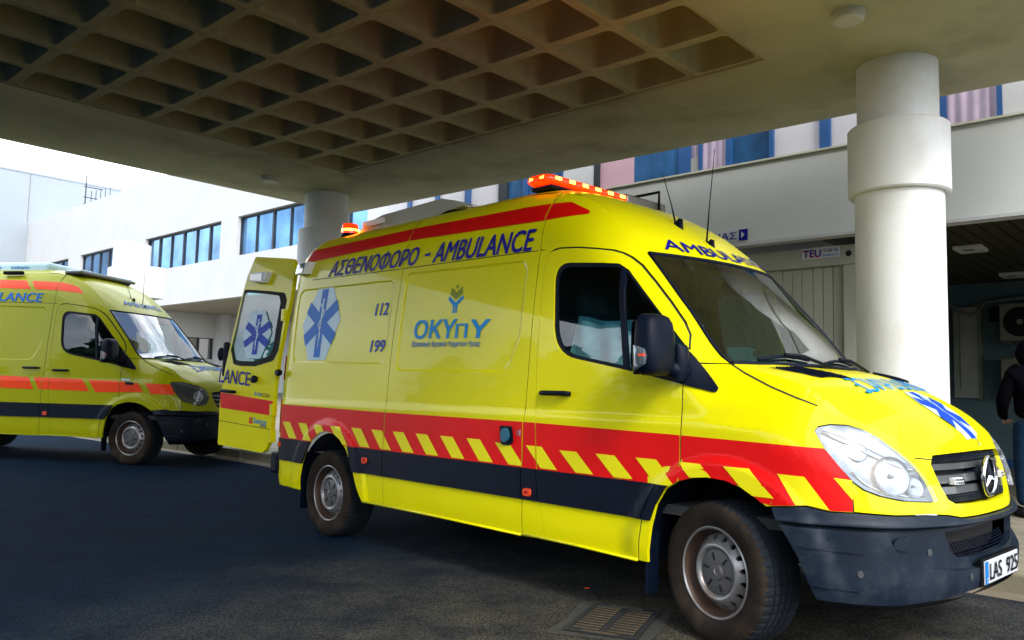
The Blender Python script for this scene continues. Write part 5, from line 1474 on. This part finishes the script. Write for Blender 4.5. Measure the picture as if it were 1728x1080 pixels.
# ---- hospital building on the right
hb_ = nbroot('hospital_building', 'white building with blue framed window band above a deep white fascia, behind the large column', 'building', at=(12, 4, 0))
BE = 11.7
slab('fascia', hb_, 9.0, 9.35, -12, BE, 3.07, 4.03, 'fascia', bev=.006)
slab('fascia_drip', hb_, 8.985, 9.06, -12, BE, 3.035, 3.068, 'wall')
slab('sill_cap', hb_, 8.975, 9.5, -12, BE, 4.032, 4.055, 'beige')
slab('upper_wall', hb_, 9.05, 9.4, -12, BE, 5.65, 7.4, 'wall')
slab('roof', hb_, 9.05, 20, -12, BE, 7.4, 7.6, 'wall')
slab('end_wall', hb_, 9.4, 20, BE-.3, BE, 3.1, 7.4, 'wall')
slab('floor_slab', hb_, 9.36, 20, -12, BE-.31, 3.45, 4.0, 'wall')
slab('room_back', hb_, 10.6, 10.7, -12, BE-.31, 4.0, 7.4, 'interior')
spec = [(-12,-6,'winblue'),(-6,-3.2,'blind'),(-3.1,-.5,'winblue'),(-.45,1.68,'wall'),(1.73,2.19,'curtain'),(2.25,2.75,'winblue'),(2.80,3.40,'blind'),(3.52,4.08,'blind'),(4.13,4.63,'winblue'),(4.70,5.03,'curtain'),(5.08,5.20,'curtain'),(5.37,6.09,'winblue'),(6.09,6.66,'pink'),(6.74,7.30,'wall'),(7.34,8.02,'winblue'),(8.09,8.42,'winblue'),(8.60,9.25,'blind'),(9.36,10.0,'blind'),(10.08,10.72,'blind'),(10.80,11.4,'blind')]
prev = None
for b0, b1, k in spec:
    wnd = slab('wall_panel' if k == 'wall' else 'window', hb_, 9.14 if k != 'wall' else 9.10, 9.18, b0, b1, 4.056, 5.65, {'winblue': 'winblue', 'blind': 'blind', 'pink': 'pink', 'curtain': 'winblue', 'wall': 'wall'}[k])
    if k == 'curtain':
        rows = [[rel(hb_, 9.125+.012*math.sin(b*55+z), b, z) for b in [b0+(b1-b0)*i/40 for i in range(41)]] for z in (4.06, 5.6)]
        gridmesh('curtain', rows, 'curtain', wnd).matrix_parent_inverse = wnd.matrix_basis.inverted()
    if prev is not None and b0-prev > .005:
        md = 'framedark' if (prev in (6.66, 8.42)) else 'frameblue'
        slab('window_frame', hb_, 9.09, 9.2, prev, b0, 4.056, 5.65, md)
    prev = b1
slab('window_frame', hb_, 9.095, 9.13, 3.445, 3.475, 4.056, 5.65, 'white')
# things standing on the sill inside: a box and a small plant
tag(slab('cardboard_box', None, 9.115, 9.138, 5.08, 5.22, 4.06, 4.28, 'cabin'), 'cream cardboard box standing behind the blue framed window', 'box').parent = None
bx_ = bpy.data.objects['cardboard_box']; bx_.location = (0, 0, 0)
bx_.matrix_world = Matrix.Rotation(TH, 4, 'Z')

# ---- deep shaded bay on the right with slatted ceiling
rb = nbroot('service_bay', 'shaded service bay with slatted brown ceiling right of the large column', 'building', at=(13, 1, 0))
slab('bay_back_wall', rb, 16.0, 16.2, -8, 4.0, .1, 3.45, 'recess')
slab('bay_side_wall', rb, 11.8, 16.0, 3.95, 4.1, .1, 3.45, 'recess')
slab('wall_skirting', rb, 15.96, 16.0, -8, 3.95, .1, .26, 'frameblue')
bb_ = -4.0; smesh = None
while bb_ < 3.95:
    if smesh is None:
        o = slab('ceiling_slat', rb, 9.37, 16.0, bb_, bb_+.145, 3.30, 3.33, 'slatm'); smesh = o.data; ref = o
    else:
        o = bpy.data.objects.new('ceiling_slat', smesh); COL.objects.link(o); o.parent = rb
    if o is ref: base_off = bb_
    else: o.location = (0, bb_-base_off, 0)
    bb_ += .165
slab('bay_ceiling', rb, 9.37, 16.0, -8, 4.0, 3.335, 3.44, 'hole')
pn = slab('wall_panel', rb, 15.9, 15.98, 3.40, 3.80, 1.28, 2.88, 'cabin')
slab('panel_frame', rb, 15.88, 15.99, 3.36, 3.42, 1.25, 2.92, 'acunit')
slab('wall_vent', rb, 15.93, 15.99, 3.04, 3.24, 2.61, 2.85, 'hole')
slab('ledge', rb, 15.85, 15.99, 2.72, 3.34, 1.93, 2.03, 'recess')
bm = bmesh.new()
for pts, r in (([(3.95, 3.02), (3.75, 2.86), (3.55, 2.74), (3.42, 2.76), (3.28, 2.95), (2.6, 3.0)], .03), ([(3.92, 2.93), (3.70, 2.80), (3.5, 2.72)], .02), ([(3.70, 2.82), (3.69, 2.6), (3.69, 1.45)], .012), ([(3.22, 2.98), (2.2, 3.02)], .012)):
    bm_tube(bm, [rel(rb, 15.85, b, z) for b, z in pts], r, 6)
link('pipes', bm, 'acunit', rb, smooth=True)
for n, b in ((12.1, 2.66), (15.0, 2.69)):
    l_ = empty('ceiling_light', NB(n, b, 3.29), TH, 'flat square ceiling light in the service bay, ' + ('nearer one by the fascia' if n < 13 else 'farther one over the air conditioners'), 'lamp', 'square lights in the service bay')
    box('light_case', (0, 0, -.02), (.42, .34, .05), 'white', l_, bev=.008); box('light_grille', (-.1, 0, -.046), (.14, .12, .006), 'acunit', l_)
for k, (bc, z0, z1) in enumerate(((2.62, 2.25, 2.88), (2.62, 1.30, 1.96))):
    ac = empty('air_conditioner', NB(15.75, bc, z0), TH, ('upper' if k == 0 else 'lower') + ' outdoor air conditioner unit on the bay wall', 'air conditioner', 'air conditioner units on the bay wall')
    hh = z1-z0
    box('casing', (0, 0, hh/2), (.34, .80, hh), 'acunit', ac, bev=.015)
    bm = bmesh.new(); bmesh.ops.create_circle(bm, cap_ends=True, segments=32, radius=.25); bmesh.ops.transform(bm, matrix=Matrix.Translation((-.172, .10, hh/2)) @ Matrix.Rotation(pi/2, 4, 'Y'), verts=bm.verts); fo_ = link('fan_opening', bm, 'hole', ac)
    bm = bmesh.new()
    for i in range(5):
        r = .05+.045*i; pts = [(-.18, .10+r*math.cos(a), hh/2+r*math.sin(a)) for a in [2*pi*q/24 for q in range(25)]]; bm_tube(bm, pts, .003, 3)
    link('fan_guard', bm, 'framedark', fo_); lathe('fan_hub', [(0, -.19), (.045, -.185), (.05, -.17)], 'acunit', fo_, 16, 'X', (0, .10, hh/2))
    for s_ in (-.3, .3): box('bracket', (.0, s_, -.03), (.36, .03, .03), 'acunit', ac)

# ---- portable cabin
cb = nbroot('portable_cabin', 'cream portable cabin with ribbed wall tucked under the white fascia left of the large column', 'cabin', at=(10, 5, 0))
slab('cabin_roof', cb, 9.42, 11.7, 3.22, 8.2, 2.93, 2.99, 'cabin')
slab('header_beam', cb, 9.36, 9.44, 3.22, 8.2, 2.76, 2.99, 'cabin', bev=.01)
slab('corner_post', cb, 9.365, 9.45, 3.22, 3.37, .12, 2.758, 'cabin', bev=.01)
slab('corner_post', cb, 9.365, 9.45, 8.05, 8.2, .12, 2.758, 'cabin', bev=.01)
slab('cabin_side', cb, 9.46, 11.7, 3.24, 3.28, .12, 2.93, 'cabin')
b0 = 3.372; i = 0
while b0 < 8.04:
    wd = .118 if i % 3 else .135
    slab('wall_plank', cb, 9.42, 9.46, b0+.004, min(b0+wd-.004, 8.045), .12, 2.758, 'cabin', bev=.006); b0 += wd; i += 1
slab('cabin_lining', cb, 9.465, 9.48, 3.37, 8.05, .12, 2.9, 'interior')
lathe('lifting_hole', [(0, 0), (.022, 0), (.03, -.006), (.034, 0)], 'hole', cb, 20, 'X', rel(cb, 9.355, 3.30, 2.885))
def face_q(n):
    return lambda b, z: NB(n, b, z)
sg = nbroot('cabin_sign', 'small white TEU sign with phone number on the cabin header', 'sign', at=(9.35, 3.6, 2.9))
slab('sign_plate', sg, 9.345, 9.358, 3.40, 3.84, 2.855, 2.985, 'plate')
inv = lambda r: (lambda b, z, n: rel(r, n, b, z))
def tnb(r, s, b0, b1, z0, z1, n, m, bold=.01, dz=0.0, par=None):
    return text_quad('lettering', s, [(b0, z0), (b1, z0+dz), (b1, z1+dz), (b0, z1)], m, par or r, lambda b, z: rel(r, n, b, z), bold=bold)
tnb(sg, 'TEU', 3.825, 3.615, 2.870, 2.955, 9.342, 'red', .03); tnb(sg, 'TEU', 3.822, 3.612, 2.876, 2.961, 9.3405, 'navy', .018)
tnb(sg, '25 360 161', 3.585, 3.415, 2.925, 2.960, 9.341, 'navy', .01); tnb(sg, 'CONSERVICES LTD', 3.60, 3.415, 2.872, 2.896, 9.341, 'blue', .004)
s2 = nbroot('direction_sign', 'white and navy arrow sign reading ΥΓΕΙΑΣ on the fascia', 'sign', at=(8.99, 4.7, 3.16))
slab('sign_plate', s2, 8.985, 8.998, 4.47, 5.30, 3.10, 3.235, 'plate')
slab('arrow_plate', s2, 8.983, 8.997, 4.36, 4.468, 3.10, 3.235, 'navy')
tnb(s2, 'ΥΓΕΙΑΣ', 5.03, 4.50, 3.125, 3.210, 8.982, 'navy', .012)
bm = bmesh.new(); bm.faces.new([bm.verts.new(rel(s2, 8.980, b, z)) for b, z in ((4.435, 3.125), (4.435, 3.21), (4.392, 3.168))]); link('arrow', bm, 'plate', s2)

# ---- white building on the left with the ribbon windows
lbd = nbroot('clinic_building', 'long white building with ribbon windows on the upper floor, left of the far column', 'building', at=(18, 30, 0))
z0, zw0, zw1, z1 = 4.55, 6.16, 7.70, 10.42
slab('parapet_wall', lbd, 15.7, 16.0, 11, 53.3, zw1, z1, 'wall')
slab('spandrel_wall', lbd, 15.7, 16.0, 11, 53.3, z0, zw0, 'wall')
bays = [(20.6, 28.75), (30.05, 36.95), (38.1, 44.7), (46.4, 51.5)]
piers = [(11, 20.6), (28.75, 30.05), (36.95, 38.1), (44.7, 46.4), (51.5, 53.3)]
for a, b in piers: slab('pier', lbd, 15.702, 15.998, a, b, zw0, zw1, 'wall')
slab('roof', lbd, 16.0, 26, 11, 53.3, z1-.5, z1-.3, 'wall'); slab('wall_end', lbd, 16.0, 26, 11, 11.3, z0, z1, 'wall')
# striped board soffit
for i in range(14):
    slab('soffit_board', lbd, 15.98+i*.72, 15.98+i*.72+.70, 11.3, 53.2, z0-.012, z0+.03, 'soffit')
for a, b in bays:
    nb_ = max(3, round((b-a)/1.18)); wd = (b-a)/nb_
    slab('window_head', lbd, 15.86, 15.95, a, b, zw1-.07, zw1-.003, 'framedark')
    slab('window_sill', lbd, 15.86, 15.95, a, b, zw0+.003, zw0+.04, 'framedark')
    for k in range(nb_):
        p = slab('window', lbd, 15.90, 15.93, a+k*wd+.03, a+(k+1)*wd-.03, zw0+.04, zw1-.07, 'winsky')
        if k: slab('mullion', lbd, 15.84, 15.95, a+k*wd-(.05 if k % 2 else .025), a+k*wd+(.05 if k % 2 else .025), zw0+.042, zw1-.072, 'framedark')
    slab('mullion', lbd, 15.84, 15.95, a, a+.05, zw0+.042, zw1-.072, 'framedark'); slab('mullion', lbd, 15.84, 15.95, b-.05, b, zw0+.042, zw1-.072, 'framedark')
# ground floor: cross wall facing the road end, with a window and a pier
slab('ground_floor_wall', lbd, 15.9, 17.6, 36.9, 37.2, .3, z0-.02, 'wall'); slab('ground_floor_wall', lbd, 17.6, 19.25, 36.9, 37.2, 3.38, z0-.02, 'wall'); slab('ground_floor_wall', lbd, 17.6, 19.25, 36.9, 37.2, .3, 2.36, 'wall'); slab('ground_floor_wall', lbd, 19.25, 26, 36.9, 37.2, .3, z0-.02, 'wall')
slab('window', lbd, 17.6, 19.25, 37.02, 37.06, 2.36, 3.38, 'framedark')
slab('blind', lbd, 17.7, 18.4, 36.99, 37.015, 2.38, 3.34, 'acunit'); slab('blind', lbd, 18.55, 19.1, 36.99, 37.015, 2.38, 3.34, 'smoke'); slab('window_bar', lbd, 18.42, 18.5, 36.96, 37.03, 2.36, 3.38, 'framedark')
slab('pier', lbd, 19.30, 19.75, 36.4, 36.898, .3, z0-.02, 'wall')

tw = nbroot('tower_block', 'plain tall pale block at the far left end of the white building', 'building', at=(17, 58, 0))
slab('block_wall', tw, 9, 30, 53.32, 70, 0, 13.45, 'wallgrey')
slab('wall_joint', tw, 15.62, 15.66, 53.30, 53.33, 10.5, 13.44, 'acunit')
slab('roof_coping', tw, 8.97, 30, 53.28, 70, 13.451, 13.56, 'wallgrey')
at = empty('tv_aerial', NB(16.9, 48, 9.9), TH, 'thin rooftop television aerial on the white building by the pale block', 'aerial')
bm = bmesh.new(); bm_tube(bm, [(0, 0, 0), (0, 0, 2.9)], .035, 5)
for z, L_ in ((2.75, 1.5), (2.2, .9), (1.6, 1.3), (1.2, .8)): bm_tube(bm, [(-.1, 0, z), (L_, 0, z)], .025, 4)
for k in range(5): bm_tube(bm, [(.3+k*.25, 0, 1.2-.1*k), (.3+k*.25, 0, 2.0+.1*k)], .02, 4)
link('aerial_rods', bm, 'framedark', at)

# ---- drain grating in the road
bm = bmesh.new()
ar_ = math.atan2(.56, .235)-pi/2
pts = rnd([(-.27, -.37), (.02, -.345), (.25, -.36), (.27, .05), (.245, .33), (-.1, .37), (-.29, .34), (-.25, -.05)], .05)
bm.faces.new([bm.verts.new((p[0], p[1], 0)) for p in pts])
ap = link('drain_surround', bm, 'apron', None); ap['kind'] = 'structure'; ap.location = (.590, 4.478, .004); ap.rotation_euler = (0, 0, ar_)
gd = empty('drain_grating', (.590, 4.478, .0105), math.atan2(.56, .235)-pi/2, 'rusty rectangular drain grating in the asphalt beside the front wheel', 'drain')
GL, GW = .575, .385
box('drain_pit', (0, 0, -.0025), (GW+.012, GL+.012, .001), 'hole', gd)
bm = bmesh.new()
for s_ in (-1, 1):
    bm_box(bm, (s_*(GW/2-.010), 0, .001), (.020, GL, .003)); bm_box(bm, (0, s_*(GL/2-.022), .001), (GW-.041, .044, .003))
bm_box(bm, (0, 0, .001), (.030, GL-.09, .003))
link('grating_frame', bm, 'darkiron', gd)
for s_ in (-1, 1): box('lifting_plate', (0, s_*(GL/2-.022), .0035), (.19, .020, .002), 'iron', gd)
bm = bmesh.new(); bm_box(bm, (0, 0, 0), (.142, .021, .003), bev=.001); bmsh = bpy.data.meshes.new('grating_bar'); bm.to_mesh(bmsh); bm.free(); bmsh.materials.append(M['iron'])
for s_ in (-1, 1):
    for k in range(10):
        o = bpy.data.objects.new('grating_bar', bmsh); COL.objects.link(o); o.parent = gd; o.location = (s_*.092, -.215+k*.0478, .002)
bm = bmesh.new(); bm_tube(bm, [(0, 0, .004), (.03, .006, .004)], .004, 8)
cg = link('cigarette_butt', bm, 'amber'); cg.location = (.497, 5.188, .002); tag(cg, 'orange cigarette butt lying on the asphalt near the drain', 'litter')
for k, (x, y, r, cl) in enumerate(((.55, 5.02, .016, 'black'), (1.55, 3.75, .008, 'plate'), (-.75, 5.6, .02, 'black'), (2.45, 4.15, .012, 'plate'), (-1.4, 5.1, .018, 'black'))):
    bm = bmesh.new(); vs = [bm.verts.new((r*(1+.4*math.sin(3*a+k))*math.cos(a), r*.5*math.sin(a), .003+.003*math.sin(2*a))) for a in [2*pi*i/9 for i in range(9)]]; bm.faces.new(vs)
    lf = link('leaf_scrap', bm, cl); lf.location = (x, y, .003); lf.rotation_euler = (0, 0, k*1.3)
    tag(lf, ['dark leaf scrap beside the cigarette butt', 'tiny white scrap right of the drain grating', 'dark leaf scrap left of the sill shadow', 'white scrap below the number plate', 'dark leaf scrap on the left open asphalt'][k], 'litter')

# ---- person in the bay, seen from behind, head bent
def skin_body(name, pts, edges, rad, m, parent, sub=2):
    me = bpy.data.meshes.new(name); me.from_pydata(pts, edges, []); o = bpy.data.objects.new(name, me); COL.objects.link(o)
    md = o.modifiers.new('s', 'SKIN'); md.use_smooth_shade = True
    for i, r in enumerate(rad): me.skin_vertices[0].data[i].radius = (r[0], r[1]) if isinstance(r, tuple) else (r, r)
    me.skin_vertices[0].data[0].use_root = True
    s = o.modifiers.new('d', 'SUBSURF'); s.levels = sub; s.render_levels = sub
    dg = bpy.context.evaluated_depsgraph_get(); m2 = bpy.data.meshes.new_from_object(o.evaluated_get(dg)); bpy.data.objects.remove(o)
    m2.name = name; m2.materials.clear(); return link(name, m2, m, parent, smooth=True)
pp = empty('person', (5.16, 7.99, .115), math.radians(168), 'person in black hooded jacket and blue jeans standing in the service bay, seen from behind', 'person')
P_ = [(0,0,.93),(0,0,1.08),(0,.01,1.25),(0,.0,1.38),(0,-.03,1.46),(0,-.10,1.55),
      (-.19,0,1.37),(-.27,-.02,1.12),(-.22,-.17,.98),(-.17,-.22,.95), (.19,0,1.37),(.27,-.02,1.12),(.22,-.17,.98),(.17,-.22,.95)]
Ed = [(0,1),(1,2),(2,3),(3,4),(4,5),(3,6),(6,7),(7,8),(8,9),(3,10),(10,11),(11,12),(12,13)]
Rd = [(.19,.14),(.18,.14),(.20,.15),(.19,.13),(.085,.09),(.06,.06),(.085,.08),(.07,.065),(.055,.05),(.04,.03),(.085,.08),(.07,.065),(.055,.05),(.04,.03)]
skin_body('jacket', P_, Ed, Rd, 'jacket', pp)
P_ = [(0,0,.93),(-.10,0,.86),(-.115,-.015,.50),(-.12,.02,.10),(-.125,-.06,.04),(.10,0,.86),(.115,.0,.50),(.12,.03,.10),(.125,-.05,.04)]
skin_body('jeans', P_[:4]+P_[5:8], [(0,1),(1,2),(2,3),(0,4),(4,5),(5,6)], [(.125,.10),.098,.078,.062,.105,.078,.062], 'jeans', pp)
for s_ in (-1, 1):
    bm = bmesh.new(); bm_box(bm, (s_*.125, -.05, .045), (.10, .28, .09), bev=.03); link('shoe', bm, 'black', pp, smooth=True)
bm = bmesh.new(); bmesh.ops.create_uvsphere(bm, u_segments=20, v_segments=14, radius=1)
bmesh.ops.transform(bm, matrix=Matrix.Translation((0, -.11, 1.585)) @ Matrix.Rotation(math.radians(30), 4, 'X') @ Matrix.Diagonal((.105, .125, .135, 1)), verts=bm.verts)
fm_ = Matrix.Translation((0, -.11, 1.585)) @ Matrix.Rotation(math.radians(30), 4, 'X')
bm_tube(bm, [fm_ @ Vector((0, -.112, .03)), fm_ @ Vector((0, -.138, -.012)), fm_ @ Vector((0, -.118, -.028))], [.010, .016, .012], 8)
for s_ in (-1, 1): bm_tube(bm, [fm_ @ Vector((s_*.101, .0, .03)), fm_ @ Vector((s_*.112, .012, .0)), fm_ @ Vector((s_*.101, .0, -.035))], [.010, .014, .008], 6)
hd_ = link('head', bm, 'skin', pp, smooth=True)
for s_ in (-1, 1):
    bm = bmesh.new(); bmesh.ops.create_uvsphere(bm, u_segments=10, v_segments=6, radius=.014); bmesh.ops.transform(bm, matrix=fm_ @ Matrix.Translation((s_*.038, -.108, .018)), verts=bm.verts); link('eye', bm, 'black', hd_, smooth=True)
bm = bmesh.new(); bm_tube(bm, [fm_ @ Vector((-.028, -.108, -.058)), fm_ @ Vector((0, -.116, -.060)), fm_ @ Vector((.028, -.108, -.058))], [.004, .006, .004], 6); link('mouth', bm, 'redlamp', hd_, smooth=True)
bm = bmesh.new(); bmesh.ops.create_uvsphere(bm, u_segments=20, v_segments=14, radius=1)
for v in bm.verts:
    v.co *= 1+.05*math.sin(v.co.x*9)*math.cos(v.co.z*7)
bmesh.ops.transform(bm, matrix=Matrix.Translation((0, -.060, 1.595)) @ Matrix.Diagonal((.125, .125, .15, 1)), verts=bm.verts)
link('hood', bm, 'jacket', pp, smooth=True)
for s_ in (-1, 1):
    hx_ = [(s_*.17,-.22,.95),(s_*.15,-.26,.93)]
    h_ = bmesh.new(); bm_box(h_, (s_*.145, -.27, .925), (.07, .08, .035), bev=.012)
    for f in range(4): bm_tube(h_, [(s_*.13+.018*(f-1.5), -.30, .925), (s_*.13+.018*(f-1.5), -.345+.006*abs(f-1), .915), (s_*.13+.017*(f-1.5), -.36+.006*abs(f-1), .89)], [.009, .0085, .007], 8)
    bm_tube(h_, [(s_*.115, -.25, .93), (s_*.095, -.29, .925), (s_*.10, -.32, .915)], [.011, .010, .008], 8)
    link('hand', h_, 'skin', pp, smooth=True)

# ---- loose things in the cab of the red striped ambulance
VM = Matrix.Translation((1.72546082, 4.76762108, 0)) @ Matrix.Rotation(-.811683473, 4, 'Z')
def cloth(name, x0, x1, ztop_, zbot, y, m, amp, lab, seed):
    random.seed(seed); ph = [random.uniform(0, 6) for _ in range(6)]
    rows = []
    for j in range(15):
        t = j/14; row = []
        for i in range(31):
            s = i/30; x = x0+(x1-x0)*s; z = ztop_(s)*(1-t)+zbot*t
            yy = y+amp*(math.sin(9*s+ph[0]+2*t)+.6*math.sin(17*s+ph[1]-4*t)+.4*math.sin(31*s*t+ph[2]))*.5
            row.append(VM @ Vector((x, yy+.05*(1-t), z+.01*math.sin(14*s+ph[3]))))
        rows.append(row)
    o = gridmesh(name, rows, m); tag(o, lab, 'cloth'); return o
cloth('disposable_sheet', -1.13, -.18, lambda s: 1.70-.10*s, 1.30, -.80, 'sheet', .035, 'pale blue disposable sheet bunched behind the cab side window', 4)
cloth('disposable_sheet', -1.10, -.62, lambda s: 1.665-.02*s-.06*s*s, 1.36, -.845, 'sheetw', .03, 'crumpled white sheet lying over the blue one in the cab window', 9)
ct = empty('carton', VM @ Vector((-.14, -.45, 1.405)), -.811683473+.35, 'white medicine carton with red flap on the dashboard behind the windshield', 'box')
box('carton_body', (0, 0, .05), (.12, .22, .085), 'paper', ct, bev=.003); box('carton_flap', (.0, .125, .05), (.11, .03, .08), 'redlamp', ct)
box('printed_band', (.0605, .05, .065), (.002, .08, .03), 'redlamp', ct)
pp2 = box('paper_sheet', VM @ Vector((-.0, .42, 1.385)), (.22, .30, .01), 'paper'); pp2.rotation_euler = (0, math.radians(20), -.6); tag(pp2, 'sheet of paper lying at the far end of the dashboard', 'paper')

# ---- dark belt of trees across the road, mirrored in the paint and the glass
random.seed(11)
V = []; F = []
for k in range(16):
    cn_, cb_ = -26+random.uniform(-3, 3), -48+k*6.2+random.uniform(-1.5, 1.5); hh = random.uniform(6.5, 10.5)
    for q in range(420):
        a = random.uniform(0, 2*pi); r = random.random()**.5*random.uniform(2.2, 3.4); z = hh*random.uniform(.12, 1); r *= (1.15-(z/hh)**2)
        c = NB(cn_+r*math.cos(a), cb_+r*math.sin(a), z)
        d1 = Vector((random.uniform(-1, 1), random.uniform(-1, 1), random.uniform(-1, 1))).normalized()*.55; d2 = d1.cross(Vector((random.uniform(-1, 1), random.uniform(-1, 1), random.uniform(-1, 1)))).normalized()*.45
        i = len(V); V += [tuple(c-d1), tuple(c-d2), tuple(c+d1), tuple(c+d2)]; F.append([i, i+1, i+2, i+3])
me = bpy.data.meshes.new('tree_belt'); me.from_pydata(V, [], F); tb = link('tree_belt', me, 'foliage', kind='stuff')
